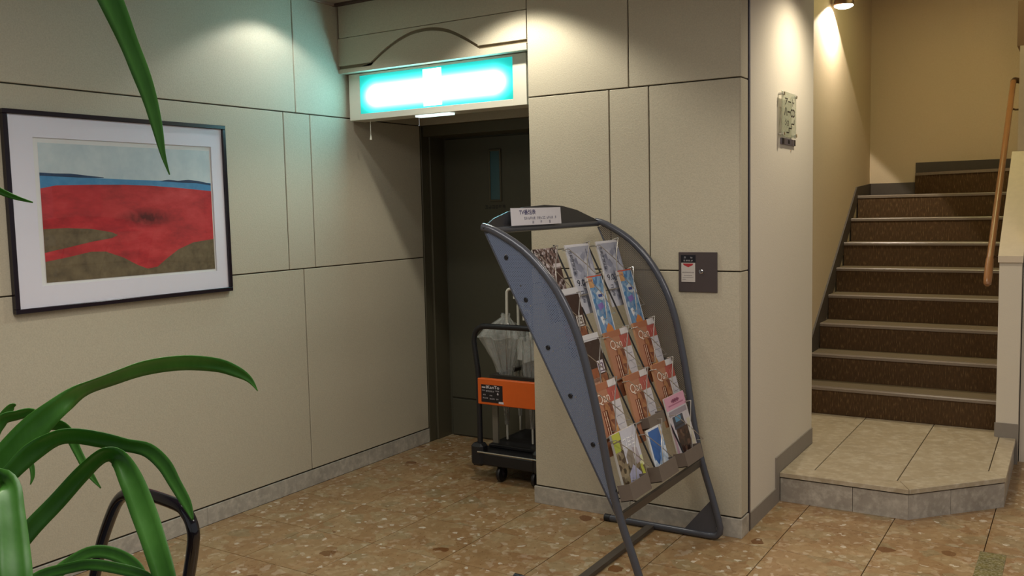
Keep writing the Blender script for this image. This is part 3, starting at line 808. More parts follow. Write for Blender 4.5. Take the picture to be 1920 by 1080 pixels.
# ---- acrylic direction sign on the white wall, with a dark name strip under it
xa = -1.283
sg = thing('acrylic_wall_sign', 'clear acrylic sign with dark lettering on steel studs, on the white wall', 'sign', (xa, 4.69, 1.82))
xo = xa + 0.018
MB().cbox(xo, xo + 0.005, 4.502, 4.752, 1.836, 2.056, 0.001).build('sheet', M['acrylic'], sg, loc=(xo, 4.63, 1.95))
for yy_, zz_ in ((4.516, 2.043), (4.738, 2.043), (4.516, 1.849), (4.738, 1.849)):
    MB().lathe((xa, yy_, zz_), [(0.006, 0.0), (0.006, 0.0235), (0.009, 0.0235), (0.009, 0.030)], 'x', 14).build('stud', M['chrome'], sg, loc=(xa + 0.015, yy_, zz_))
lt = MB(); xl = xo + 0.0052
text_mb(lt, 'アート', (xl, 4.545, 1.992), (0, 1, 0), (0, 0, 1), (0.165, 0.036), bold=0.02)
text_mb(lt, 'ハーCD', (xl, 4.535, 1.938), (0, 1, 0), (0, 0, 1), (0.19, 0.042), bold=0.025)
text_mb(lt, 'ショ', (xl, 4.550, 1.892), (0, 1, 0), (0, 0, 1), (0.06, 0.034), bold=0.02)
for ya, za in ((4.715, 1.905), (4.668, 1.882), (4.62, 1.859)):
    lt.box(xl, xl + 0.0006, ya - 0.046, ya, za - 0.003, za + 0.003); lt.box(xl, xl + 0.0006, ya - 0.005, ya + 0.001, za, za + 0.024)
lt.build('lettering', paint('#332c26'), sg, loc=(xl, 4.63, 1.95), fix=False)
ns = thing('name_strip', 'small grey name strip with a dark left end under the acrylic sign', 'sign', (xa, 4.68, 1.80))
MB().cbox(xa, xa + 0.008, 4.548, 4.80, 1.801, 1.833, 0.001).build('strip', paint('#77707a', 0.4), ns, loc=(xa, 4.68, 1.817))
MB().box(xa + 0.008, xa + 0.0088, 4.550, 4.588, 1.802, 1.832).build('dark_mark', paint('#2a262b'), ns, loc=(xa + 0.008, 4.57, 1.817))
MB().box(xa + 0.008, xa + 0.0086, 4.66, 4.69, 1.808, 1.826).build('dark_mark', paint('#2a262b'), ns, loc=(xa + 0.008, 4.68, 1.817))
MB().box(xa + 0.008, xa + 0.0086, 4.765, 4.797, 1.803, 1.831).build('dark_mark', paint('#2a262b'), ns, loc=(xa + 0.008, 4.78, 1.817))

# ---- olive inlay on the floor
fm_ = MB(); fm_.cbox(-0.343, -0.243, 3.90, 4.268, 0.0, 0.0025, 0.0006)
tag(fm_.build('floor_patch', marble('olive_vinyl_patch', '#4d4620', '#655d2c', '#7a7038', 0.4, 18), loc=(-0.293, 4.1, 0)), 'olive green rectangular patch stuck on the brown floor tile', 'floor patch')
# ================================================================== BROCHURE RACK
rk = thing('brochure_rack', 'dark curved metal brochure rack with perforated sides standing by the pillar', 'rack', (-1.65, 3.4, 0))
TP = [(-1.957, 1.447), (-1.90, 1.430), (-1.784, 1.362), (-1.692, 1.271), (-1.627, 1.172), (-1.572, 1.042), (-1.532, 0.874), (-1.502, 0.705), (-1.473, 0.512), (-1.438, 0.352), (-1.392, 0.202), (-1.362, 0.095)]
TP = [tuple(p) for p in spline(TP, 3)] + [(-1.354, 0.062), (-1.356, 0.038), (-1.372, 0.021), (-1.40, 0.0165), (-1.60, 0.0165), (-1.925, 0.0165)]
YR = 3.86
yl = lambda z: 2.905 + (1.44 - z) * 0.09
for side in (0, 1):
    fy = (lambda z: YR) if side else yl
    MB().tube([(x, fy(z), z) for x, z in TP], 0.0155, 14).build('side_tube', M['rack'], rk, loc=(-1.5, fy(0.7), 0.7))
    arc = [p for p in TP if 0.36 < p[1] < 1.44]
    chord = [(-1.45, 0.352), (-1.945, 1.42)]
    pm = MB(); pts = [(x - 0.004, fy(z) - 0.001, z) for x, z in arc] + [(x, fy(z) - 0.001, z) for x, z in chord]
    pm.prism(pts, (0, 0.002, 0))
    pan = pm.build('perforated_panel', M['mesh_in' if side else 'mesh'], rk, loc=(-1.7, fy(0.9), 0.9))
    MB().tube([(chord[1][0], fy(1.42), 1.42), (chord[0][0], fy(0.352), 0.352)], 0.004, 8).build('rear_edge', M['rack'], pan, loc=(-1.7, fy(0.9), 0.88))
    for z in (1.33, 1.17, 0.99, 0.81, 0.63, 0.46):
        x = -1.45 - 0.495 * (z - 0.352) / 1.068 + 0.045
        MB().lathe((x, fy(z) - 0.006, z), [(0.007, 0), (0.009, 0.002), (0.009, 0.010), (0.007, 0.012)], 'y', 12).build('bolt', M['black'], pan, loc=(x, fy(z), z))
    gs = MB(); gs.prism([(-1.39, fy(0.18) - 0.002, 0.19 if side else 0.12), (-1.372, fy(0.1) - 0.002, 0.09), (-1.372, fy(0.03) - 0.002, 0.035), (-1.40, fy(0.03) - 0.002, 0.022), (-1.53, fy(0.02) - 0.002, 0.022)], (0, 0.004, 0))
    gs.build('corner_gusset', M['rack'], rk, loc=(-1.42, fy(0.08), 0.08))
    MB().lathe((-1.93, fy(0.02), 0.0165), [(0.0175, 0), (0.0175, 0.03)], 'x', 14).build('end_cap', M['black'], rk, loc=(-1.92, fy(0.02), 0.0165))
MB().box(-1.705, -1.668, yl(0.02), YR, 0.004, 0.022).build('floor_crossbar', M['rackbar'], rk, loc=(-1.686, 3.4, 0.013))
MB().tube([(-1.94, yl(1.43), 1.432), (-1.945, YR, 1.436)], 0.0135, 12).build('top_bar', M['rack'], rk, loc=(-1.94, 3.4, 1.434))
MB().cbox(-1.452, -1.437, yl(0.35), YR, 0.335, 0.368, 0.002).build('bottom_bar', M['rackbar'], rk, loc=(-1.445, 3.4, 0.35))
MB().tube([(-1.475, yl(0.44), 0.43), (-1.475, YR, 0.43)], 0.005, 8).build('rear_bar', M['rackbar'], rk, loc=(-1.475, 3.4, 0.43))
hp = [(2.885, 1.445), (2.96, 1.478), (3.06, 1.502), (3.18, 1.519), (3.35, 1.527), (3.50, 1.522), (3.64, 1.502), (3.75, 1.475), (3.845, 1.452), (3.845, 1.435), (2.90, 1.432)]
MB().prism([(-1.945, a, b) for a, b in hp], (0.006, 0, 0)).build('header_board', paint('#2b2b30', 0.35), rk, loc=(-1.942, 3.36, 1.48))
# bars along every tier and uprights between the columns
PX = lambda z: -1.834 - 0.5 * (z - 1.357)                 # sloping plane the brochures stand on
for z in (1.352, 1.235, 1.16, 0.99, 0.82, 0.65):
    MB().tube([(PX(z) - 0.03, yl(z), z - 0.012), (PX(z) - 0.03, YR, z - 0.012)], 0.0035, 8).build('tier_wire', M['wire' if z != 1.235 else 'rackbar'], rk, loc=(PX(z), 3.4, z))
for yv in (3.285, 3.578):
    MB().tube([(PX(1.36) - 0.026, yv, 1.36), (PX(0.44) - 0.026, yv, 0.44)], 0.0038, 8).build('upright', M['black'], rk, loc=(PX(0.9), yv, 0.9))

AL = math.atan(0.28); DV = Vector((math.sin(AL), 0, -math.cos(AL))); NV = Vector((math.cos(AL), 0, math.sin(AL))); UV = Vector((0, 1, 0))


def pocket(y0, y1, zt, ln, lip=None):
    o = Vector((PX(zt), y0, zt)); wd = y1 - y0
    P = lambda u, v, d: o + UV * (u * wd) + DV * v + NV * d
    t = MB(); d = 0.019
    t.tube([P(-0.03, 0.02, -0.012), P(-0.03, 0.02, d), P(0.5, 0.095, d + 0.004), P(1.03, 0.175, d), P(1.03, 0.175, -0.012)], 0.0019, 6)
    t.tube([P(0.93, -0.004, -0.012), P(0.93, -0.004, d), P(0.56, 0.075, d + 0.006), P(0.36, 0.19, d), P(0.36, 0.19, -0.012)], 0.0024, 6)
    t.build('pocket_wire', M['wire'], rk, loc=P(0.5, 0.09, 0))
    if lip:
        a, b, zl, h = lip; wl2 = b - a
        q0 = Vector((PX(zl), a, zl)); l = MB()
        l.obox(q0, UV * wl2, DV * h, NV * 0.003)
        l.obox(q0 - NV * 0.05, UV * 0.003, DV * h, NV * 0.05)
        l.obox(q0 + UV * (wl2 - 0.003) - NV * 0.05, UV * 0.003, DV * h, NV * 0.05)
        l.obox(q0 + DV * (h - 0.003) - NV * 0.05, UV * wl2, DV * 0.003, NV * 0.05)
        l.build('lip', M['lip'], rk, loc=q0 + UV * wl2 / 2)


def brochure(name, label, group, y0, y1, zt, ln, thick, art, edge='#c9c4bc', lipln=None, wires=True, lip=None, off=0.0, cat='brochure', texts=(), back=0.0):
    """a stack of leaflets standing in its pocket; art = (layer, colour or material, uv outline) on the front"""
    o = Vector((PX(zt), y0, zt)) + NV * off; wd = y1 - y0
    P = lambda u, v, d: o + UV * (u * wd) + DV * (v * ln) + NV * d
    b = MB(); b.obox(P(0, 0, -thick), UV * wd, DV * ln, NV * thick)
    t = tag(b.build(name, paint(edge, 0.7), loc=P(0.5, 1, -thick / 2)), label, cat, group)
    mats, c = [], MB()
    for ly, col, pts in art:
        m = col if not isinstance(col, str) else paint(col, 0.35)
        if m not in mats: mats.append(m)
        c.m = mats.index(m)
        c.poly([P(u, v, 0.0003 + 0.00022 * ly) for u, v in pts])
    if texts:
        for s, col, u, v, wu, hv in texts:                      # a number n = n unreadable signs (negative: set vertically)
            m = paint(col, 0.4)
            if m not in mats: mats.append(m)
            c.m = mats.index(m)
            if isinstance(s, int): strokes_mb(c, abs(s), P(u, v, 0.0018), UV, -DV, (wu * wd, hv * ln), 0.0001, s < 0, abs(s))
            else: text_mb(c, s, P(u, v, 0.0018), UV, -DV, (wu * wd, hv * ln), 0.0001)
    c.build('front_cover', mats, t, loc=P(0.5, 0.5, 0), fix=False)
    if wires: pocket(y0, y1, zt, lipln or ln, lip)
    return t


R_ = lambda u0, v0, u1, v1: [(u0, v0), (u0, v1), (u1, v1), (u1, v0)]
C1, C2, C3 = (3.035, 3.245), (3.325, 3.54), (3.612, 3.828)


def photo(name, cols, sc):
    if name not in M:
        k = NM(name, 0.4); v = k.coords(); vo = k.n('ShaderNodeTexVoronoi'); vo.inputs['Scale'].default_value = sc; k.l(v, vo.inputs['Vector'])
        s = k.n('ShaderNodeSeparateColor'); k.l(vo.outputs['Color'], s.inputs[0]); n = len(cols)
        k.color(k.ramp(s.outputs[0], [((i + 0.5) / n, c) for i, c in enumerate(cols)])); M[name] = k.m
    return M[name]


crowd = photo('printed_crowd_photo', ['#2a1a1c', '#5d4440', '#a08c88', '#4a2b28', '#c9bfc0', '#3a2320'], 95)
village = photo('printed_village_photo', ['#4a3a2c', '#8a7a58', '#6d5a3c', '#b5a684', '#5a3326'], 80)
greyart = photo('printed_grey_landscape', ['#8f93a6', '#a3a6b6', '#b9bccb', '#7c8096', '#c9cbd6'], 34)
food = photo('printed_food_photo', ['#86513a', '#a86c48', '#7a4634', '#b98458', '#935c42'], 40)
face = photo('printed_portrait_photo', ['#4a3c2e', '#8a7a62', '#6d6248', '#a39478', '#3f3626'], 48)
snow = photo('printed_snow_photo', ['#b9c9dd', '#d5dfea', '#9fb6d2', '#e3e9ef', '#7d9cc4'], 60)
night = photo('printed_night_photo', ['#2a1814', '#3d2620', '#4a3026', '#2a1c1a', '#6d5040'], 50)
bluep = photo('printed_blue_cartoon_art', ['#4c82b4', '#6a9ac4', '#8cb0d0', '#4a76a8', '#aac4da', '#7088b4'], 48)

MAG = [(0, '#b07a5e', R_(0, 0, 1, 1)), (1, '#a86c4e', R_(0, 0, 0.66, 0.1)), (1, '#b2584f', R_(0.58, 0.09, 1, 0.29)), (1, '#d9d6d8', R_(0.66, -0.005, 1.0, 0.10)), (1, food, R_(0.30, 0.30, 0.66, 0.72)),
       (2, '#cc9860', [(0.30, 0.86), (0.44, 0.72), (0.64, 0.63), (0.70, 0.72), (0.78, 1.0), (0.26, 1.0)]), (2, '#cfccd2', [(0.64, 0.30), (0.66, 0.92), (1.0, 0.92), (1.0, 0.30)]),
       (1, '#7d3a26', R_(0.2, 0.38, 0.4, 0.95)), (3, '#e5c3a4', R_(0.235, 0.39, 0.262, 0.93)), (3, '#e9cdb2', R_(0.315, 0.39, 0.342, 0.93)), (3, '#9a9aa8', R_(0.70, 0.40, 0.95, 0.412)), (3, '#9a9aa8', R_(0.70, 0.52, 0.95, 0.53)),
       (3, '#9a9aa8', R_(0.70, 0.64, 0.95, 0.65)), (3, '#8a8a98', R_(0.85, 0.45, 0.90, 0.47)), (3, '#7d3a26', R_(0.22, 0.46, 0.36, 0.475)), (3, '#7d3a26', R_(0.22, 0.60, 0.36, 0.615)), (3, '#7d3a26', R_(0.22, 0.74, 0.36, 0.755))]
MT = [('Qan', '#f0dfd0', 0.10, 0.30, 0.50, 0.16), ('11', '#e8a09a', 0.74, 0.235, 0.11, 0.075)]
FLY = [(0, greyart, R_(0, 0, 1, 1)), (1, '#d9d9e0', R_(0, 0, 1, 0.035)), (1, '#a5a8b8', R_(0.06, 0.04, 1, 0.12)), (1, '#6f7388', R_(0.80, 0.08, 0.84, 0.36)), (1, '#c6c8d3', R_(0.78, 0.40, 0.95, 0.62)), (1, '#cfd1da', R_(0, 0.035, 0.07, 1.0)), (1, '#c3c5d0', R_(0.07, 0.50, 0.34, 1))]
FT = [(-6, '#3a3d4e', 0.10, 0.44, 0.14, 0.36), ('9.0', '#2f3242', 0.12, 0.60, 0.30, 0.09), (-3, '#4a4d5e', 0.16, 0.84, 0.16, 0.18)]
BLU = [(0, bluep, R_(0, 0, 1, 1)), (1, '#e0e4ea', R_(0, 0, 0.05, 1)), (1, '#dfe4ea', R_(0.95, 0, 1, 1)), (1, '#c9573f', R_(0.0, 0, 1, 0.022)), (1, '#cfa070', R_(0.05, 0.03, 0.36, 0.20)), (2, '#b8552f', R_(0.09, 0.06, 0.31, 0.09)),
       (1, '#cfd9e4', [(0.35, 0.30), (0.55, 0.26), (0.78, 0.31), (0.86, 0.40), (0.62, 0.44), (0.42, 0.40)]), (2, '#3a4f9a', R_(0.45, 0.33, 0.72, 0.38)), (1, '#8f77c0', [(0.25, 0.5), (0.6, 0.47), (0.66, 0.56), (0.34, 0.6)]),
       (1, '#d98a4a', [(0.4, 0.94), (0.62, 0.84), (0.82, 0.90), (0.9, 1), (0.4, 1)]), (1, '#e8ecf2', [(0.22, 0.72), (0.4, 0.70), (0.46, 0.80), (0.3, 0.86)])]
GRP = 'leaflets and magazines in the brochure rack'
# first tier
brochure('leaflet', 'dark crowd-photo leaflet at top left of the rack, half behind the curved tube', GRP, 3.06, 3.25, 1.352, 0.30, 0.004,
         [(0, crowd, R_(0, 0, 1, 0.62)), (0, village, R_(0, 0.62, 1, 1)), (1, '#cfc6c8', R_(0.7, 0.22, 1.0, 0.27)), (1, '#3a1c1c', R_(0.72, 0.29, 1.0, 0.44)), (1, '#c9a060', R_(0.60, 0.70, 0.92, 0.80)), (1, '#a8452c', R_(0.62, 0.80, 1, 0.96))])
brochure('leaflet', 'pale grey landscape flyer in the middle of the top tier of the rack', GRP, *C2, 1.357, 0.30, 0.004, FLY, texts=FT)
brochure('leaflet', 'pale grey landscape flyer in the right pocket of the top tier of the rack', GRP, *C3, 1.360, 0.30, 0.004, FLY, texts=FT)
# second tier
brochure('leaflet', 'brown leaflet under the upper white note card at the left of the rack', GRP, 3.08, 3.262, 1.165, 0.245, 0.006,
         [(0, '#3a2420', R_(0, 0, 1, 1)), (1, '#9a5438', R_(0.0, 0.46, 0.62, 0.74)), (1, '#d0a59a', R_(0.12, 0.74, 0.62, 0.95)), (1, food, R_(0.66, 0.55, 0.95, 1)), (1, '#d8d2cc', R_(0.62, 0.36, 0.92, 0.54))],
         texts=[('日', '#4a3430', 0.66, 0.52, 0.2, 0.13)])
brochure('note_card', 'white note card leaning on a brown leaflet, upper one at the left of the rack', 'white note cards on the left brochures', 3.095, 3.268, 1.190, 0.085, 0.001,
         [(0, '#d3d3d6', R_(0, 0, 1, 1)), (1, '#a9a9b0', R_(0.2, 0.28, 0.9, 0.33)), (1, '#b0b0b6', R_(0.2, 0.5, 0.8, 0.54))], '#d8d8da', off=0.005, wires=False, cat='card')
brochure('leaflet', 'narrow blue cartoon leaflet in the middle column of the rack, second tier', GRP, 3.388, 3.527, 1.222, 0.25, 0.010, BLU, '#b9b4b2', lipln=0.25)
brochure('leaflet', 'narrow blue cartoon leaflet nearest the right side of the rack, second tier', GRP, 3.692, 3.838, 1.226, 0.25, 0.010, BLU, '#b9b4b2', lipln=0.25)
# third tier
brochure('leaflet', 'brown leaflet under the lower white note card at the left of the rack', GRP, 3.07, 3.262, 0.985, 0.21, 0.006,
         [(0, '#35221f', R_(0, 0, 1, 1)), (1, '#9b5a3a', R_(0.12, 0.52, 0.62, 0.78)), (1, '#cfa58e', R_(0.2, 0.70, 0.66, 0.94)), (1, food, R_(0.68, 0.66, 0.96, 1)), (1, '#d8d2dc', R_(0.64, 0.40, 0.92, 0.64)), (2, '#b08a50', R_(0.05, 0.86, 0.4, 0.97))],
         texts=[('日', '#5a3c5a', 0.67, 0.62, 0.2, 0.17)])
brochure('note_card', 'white note card crossed by wires, lower one at the left of the rack', 'white note cards on the left brochures', 3.09, 3.265, 1.010, 0.088, 0.001,
         [(0, '#d3d3d6', R_(0, 0, 1, 1)), (1, '#b5b5bb', R_(0.15, 0.22, 0.9, 0.26)), (1, '#b5b5bb', R_(0.15, 0.45, 0.9, 0.49)), (1, '#b5b5bb', R_(0.15, 0.68, 0.8, 0.72))], '#d8d8da', off=0.005, wires=False, cat='card')
brochure('magazine', 'orange-brown cover magazine with white masthead, middle column, third tier of the rack', GRP, *C2, 0.998, 0.27, 0.010, MAG, '#b98a66', texts=MT)
brochure('magazine', 'orange-brown cover magazine with white masthead, right column, third tier of the rack', GRP, *C3, 1.004, 0.27, 0.010, MAG, '#b98a66', texts=MT)
# fourth tier
brochure('magazine', 'orange-brown cover magazine with white masthead, left column by the curved tube, fourth tier', GRP, 3.035, 3.245, 0.833, 0.275, 0.010, MAG, '#b98a66', texts=MT)
brochure('magazine', 'orange-brown cover magazine with white masthead, middle column just above the blue snow leaflet', GRP, *C2, 0.824, 0.275, 0.010, MAG, '#b98a66', texts=MT, lip=(3.36, 3.52, 0.655, 0.045))
brochure('magazine', 'orange-brown cover magazine partly behind the pink-topped flyer, right column of the rack', GRP, 3.605, 3.822, 0.826, 0.275, 0.010, MAG, '#b98a66', texts=MT)
# fifth tier
brochure('magazine', 'green and white portrait magazine in the bottom left pocket of the rack', GRP, 3.028, 3.232, 0.657, 0.25, 0.010,
         [(0, face, R_(0, 0, 1, 1)), (1, '#c5c6d2', R_(0.32, 0, 1, 0.50)), (1, '#b8bd4a', R_(0, 0.0, 0.34, 0.12)), (1, '#a9b34a', R_(0, 0.14, 0.24, 0.28)), (2, '#8a8074', [(0.36, 0.40), (0.5, 0.30), (0.66, 0.36), (0.66, 0.55), (0.4, 0.58)]),
          (2, '#a9a0a8', [(0.66, 0.30), (0.86, 0.34), (0.92, 0.56), (0.7, 0.58)]), (3, '#a9a9c4', [(0.32, 0.66), (0.55, 0.55), (0.80, 0.72), (0.86, 1), (0.24, 1)]), (3, '#b5bb4c', [(0.82, 0.62), (0.92, 0.60), (1.0, 0.92), (0.9, 0.97)]), (2, '#d0d3a8', R_(0.84, 0.48, 1.0, 0.64))],
         texts=[(3, '#f2f2f6', 0.36, 0.27, 0.52, 0.17)], lip=(3.000, 3.168, 0.490, 0.062))
brochure('leaflet', 'small blue and white snow photo leaflet in the bottom middle pocket', GRP, 3.300, 3.442, 0.616, 0.20, 0.006,
         [(0, snow, R_(0, 0, 1, 1)), (1, '#2f62a8', [(0.1, 0.04), (0.82, 0.04), (0.86, 0.30), (0.62, 0.56), (0.30, 0.74), (0.10, 0.55)]), (2, '#d8dde6', R_(0, 0, 0.08, 1)), (2, '#d8dde6', R_(0.08, 0, 0.9, 0.035)), (2, '#cdbba0', R_(0.86, 0.0, 0.93, 0.3)), (3, '#6a95cc', [(0.5, 0.55), (0.66, 0.45), (0.62, 0.66), (0.48, 0.70)])], wires=False)
pocket(3.262, 3.455, 0.63, 0.232, (3.268, 3.440, 0.488, 0.062))
brochure('flyer', 'tall pink-topped flyer with dark photo in the bottom right pocket of the rack', GRP, 3.572, 3.790, 0.690, 0.285, 0.006,
         [(0, '#cfcbd2', R_(0, 0, 1, 1)), (1, '#d9a0b8', R_(0, 0, 1, 0.20)), (2, '#8a4a6a', R_(0.3, 0.07, 0.7, 0.10)), (2, '#b06a8a', R_(0.12, 0.13, 0.88, 0.15)), (1, '#9c94a0', R_(0.06, 0.22, 0.94, 0.30)), (1, '#3a4152', R_(0.16, 0.31, 0.68, 0.50)), (2, '#5f93b8', R_(0.28, 0.32, 0.56, 0.40)),
          (1, night, R_(0.20, 0.50, 0.78, 0.98)), (1, '#d2cdb8', R_(0.80, 0.42, 0.96, 0.98)), (2, '#c9a8b8', R_(0.0, 0.42, 0.10, 1.0)), (3, '#2a2a34', R_(0.18, 0.44, 0.70, 0.47))],
         texts=[(3, '#8f3a62', 0.34, 0.115, 0.34, 0.07)], wires=False)
pocket(3.585, 3.795, 0.64, 0.232, (3.532, 3.718, 0.480, 0.060))

# ---- paper card standing on the top bar
hc = MB(); hc.obox((-1.921, 3.055, 1.446), (0, 0.405, 0), (-0.004, 0, 0.070), (0.0012, 0, 0))
hcard = tag(hc.build('header_card', M['white'], loc=(-1.921, 3.26, 1.446)), 'white paper card with dark blue lettering standing on top of the brochure rack', 'card')
ht = MB()
text_mb(ht, 'TV番組表', (-1.9228, 3.118, 1.488), (0, 1, 0), (-0.057, 0, 0.998), (0.130, 0.022), bold=0.02)
ht.build('lettering', paint('#1f1a5e'), hcard, loc=(-1.9225, 3.2, 1.49), fix=False)
h2 = MB(); up2 = (-0.057, 0, 0.998)
for n_, y0_, w2_ in ((2, 3.155, 0.026), (4, 3.187, 0.058), (5, 3.256, 0.070), (4, 3.336, 0.056), (1, 3.405, 0.013)): strokes_mb(h2, n_, (-1.9208, y0_, 1.469), (0, 1, 0), up2, (w2_, 0.0125), seed=n_)
for k_, yy_ in enumerate((3.215, 3.283, 3.352)): strokes_mb(h2, 1, (-1.9198, yy_, 1.4515), (0, 1, 0), up2, (0.017, 0.0135), seed=k_ + 7)
h2.build('fine_print', paint('#6f6e88'), hcard, loc=(-1.9205, 3.27, 1.465), fix=False)

# ================================================================== PLATFORM TROLLEY
ty = thing('platform_trolley', 'black platform trolley with orange handle panel parked in the door alcove', 'trolley', (-2.64, 4.45, 0))
tx0, tx1 = -2.872, -2.405
dk = MB(); dk.cbox(tx0 + 0.004, tx1 - 0.004, 4.10, 4.80, 0.095, 0.165, 0.008)
deck = dk.build('deck', M['black'], ty, loc=(-2.64, 4.45, 0.13))
for xa_, xb_ in ((tx0 - 0.006, tx0 + 0.075), (tx1 - 0.075, tx1 + 0.006)):
    MB().cbox(xa_, xb_, 4.085, 4.16, 0.088, 0.215, 0.016).build('corner_bumper', M['black'], ty, loc=((xa_ + xb_) / 2, 4.12, 0.15))
MB().tube([(tx0 + 0.045, 4.088, 0.172), (tx1 - 0.04, 4.088, 0.172)], 0.0055, 10).build('axle_rod', M['chrome'], ty, loc=(-2.64, 4.088, 0.172))
hx0, hx1 = -2.858, -2.418; hyy = 4.13
hpz = [(hx0 + 0.022, 0.19), (hx0 + 0.022, 0.45), (hx0 + 0.020, 0.60), (hx0 + 0.008, 0.70), (hx0, 0.76), (hx0 - 0.002, 0.80), (hx0 + 0.012, 0.842), (hx0 + 0.045, 0.866), (hx0 + 0.09, 0.872)]
hpz = hpz + [(hx0 + hx1 - a, b) for a, b in hpz[::-1]]
MB().tube([(a, hyy, b) for a, b in spline(hpz, 4)], 0.0155, 12).build('handle', M['black'], ty, loc=(-2.64, hyy, 0.6))
op = MB(); op.cbox(hx0 + 0.024, hx1 - 0.024, hyy - 0.017, hyy + 0.012, 0.437, 0.583, 0.004)
opn = op.build('orange_panel', M['orange'], ty, loc=(-2.64, hyy, 0.51))
opn['label'] = 'orange steel panel across the handle'
lbl = MB(); lbl.box(-2.808, -2.668, hyy - 0.0182, hyy - 0.017, 0.452, 0.550)
lbo = lbl.build('maker_label', paint('#17141c', 0.35), ty, loc=(-2.738, hyy - 0.0176, 0.5))
lt = MB(); yy_ = hyy - 0.0185
text_mb(lt, 'iKanTo', (-2.776, yy_, 0.529), (1, 0, 0), (0, 0, 1), (0.088, 0.018), bold=0.02)
for n_, x_, z_, w_, h_ in ((3, -2.803, 0.514, 0.022, 0.007), (6, -2.777, 0.511, 0.055, 0.010), (3, -2.716, 0.515, 0.028, 0.008), (2, -2.796, 0.490, 0.020, 0.008), (2, -2.752, 0.488, 0.02, 0.007), (4, -2.798, 0.472, 0.036, 0.008), (4, -2.752, 0.470, 0.034, 0.008), (2, -2.709, 0.470, 0.016, 0.008)):
    strokes_mb(lt, n_, (x_, yy_, z_), (1, 0, 0), (0, 0, 1), (w_, h_), seed=n_ + 3)
text_mb(lt, '6', (-2.704, yy_, 0.497), (1, 0, 0), (0, 0, 1), (0.011, 0.014), bold=0.03)
lt.box(-2.803, -2.780, yy_, yy_ + 0.0003, 0.531, 0.538)
lt.box(-2.694, -2.662, yy_, yy_ + 0.0003, 0.449, 0.461)
lt.build('lettering', paint('#cfc9cf'), lbo, loc=(-2.74, yy_, 0.5), fix=False)
for wx, wy in ((-2.714, 4.155), (-2.49, 4.155), (-2.80, 4.72), (-2.48, 4.72)):
    c_ = MB(); c_.lathe((wx - 0.013, wy, 0.047), [(0.028, 0), (0.044, 0.003), (0.047, 0.008), (0.047, 0.018), (0.044, 0.023), (0.028, 0.026)], 'x', 24)
    cs = c_.build('caster_wheel', M['black'], ty, loc=(wx, wy, 0.047))
    MB().box(wx - 0.019, wx - 0.015, wy - 0.014, wy + 0.014, 0.035, 0.096).box(wx + 0.015, wx + 0.019, wy - 0.014, wy + 0.014, 0.035, 0.096).lathe((wx - 0.021, wy, 0.047), [(0.007, 0), (0.007, 0.042)], 'x', 12).build('fork', M['steel_dark'], cs, loc=(wx, wy, 0.06))

# ---- umbrella stand riding on the deck
us = thing('umbrella_stand', 'grey metal umbrella stand standing on the black trolley deck', 'stand', (-2.64, 4.45, 0.165))
MB().cbox(-2.84, -2.44, 4.22, 4.66, 0.1655, 0.185, 0.004).build('drip_tray', M['black'], us, loc=(-2.64, 4.45, 0.175))
for xq, yq in ((-2.815, 4.26), (-2.465, 4.26), (-2.815, 4.62), (-2.465, 4.62)):
    MB().box(xq - 0.018, xq + 0.018, yq - 0.006, yq + 0.006, 0.185, 0.56).build('post', paint('#6c665a', 0.5), us, loc=(xq, yq, 0.37))
for q in ((-2.84, -2.44, 4.245, 4.275), (-2.84, -2.44, 4.605, 4.635), (-2.84, -2.81, 4.275, 4.605), (-2.47, -2.44, 4.275, 4.605)):
    MB().box(q[0], q[1], q[2], q[3], 0.56, 0.578).build('top_rail', paint('#35302a', 0.5), us, loc=((q[0] + q[1]) / 2, (q[2] + q[3]) / 2, 0.57))


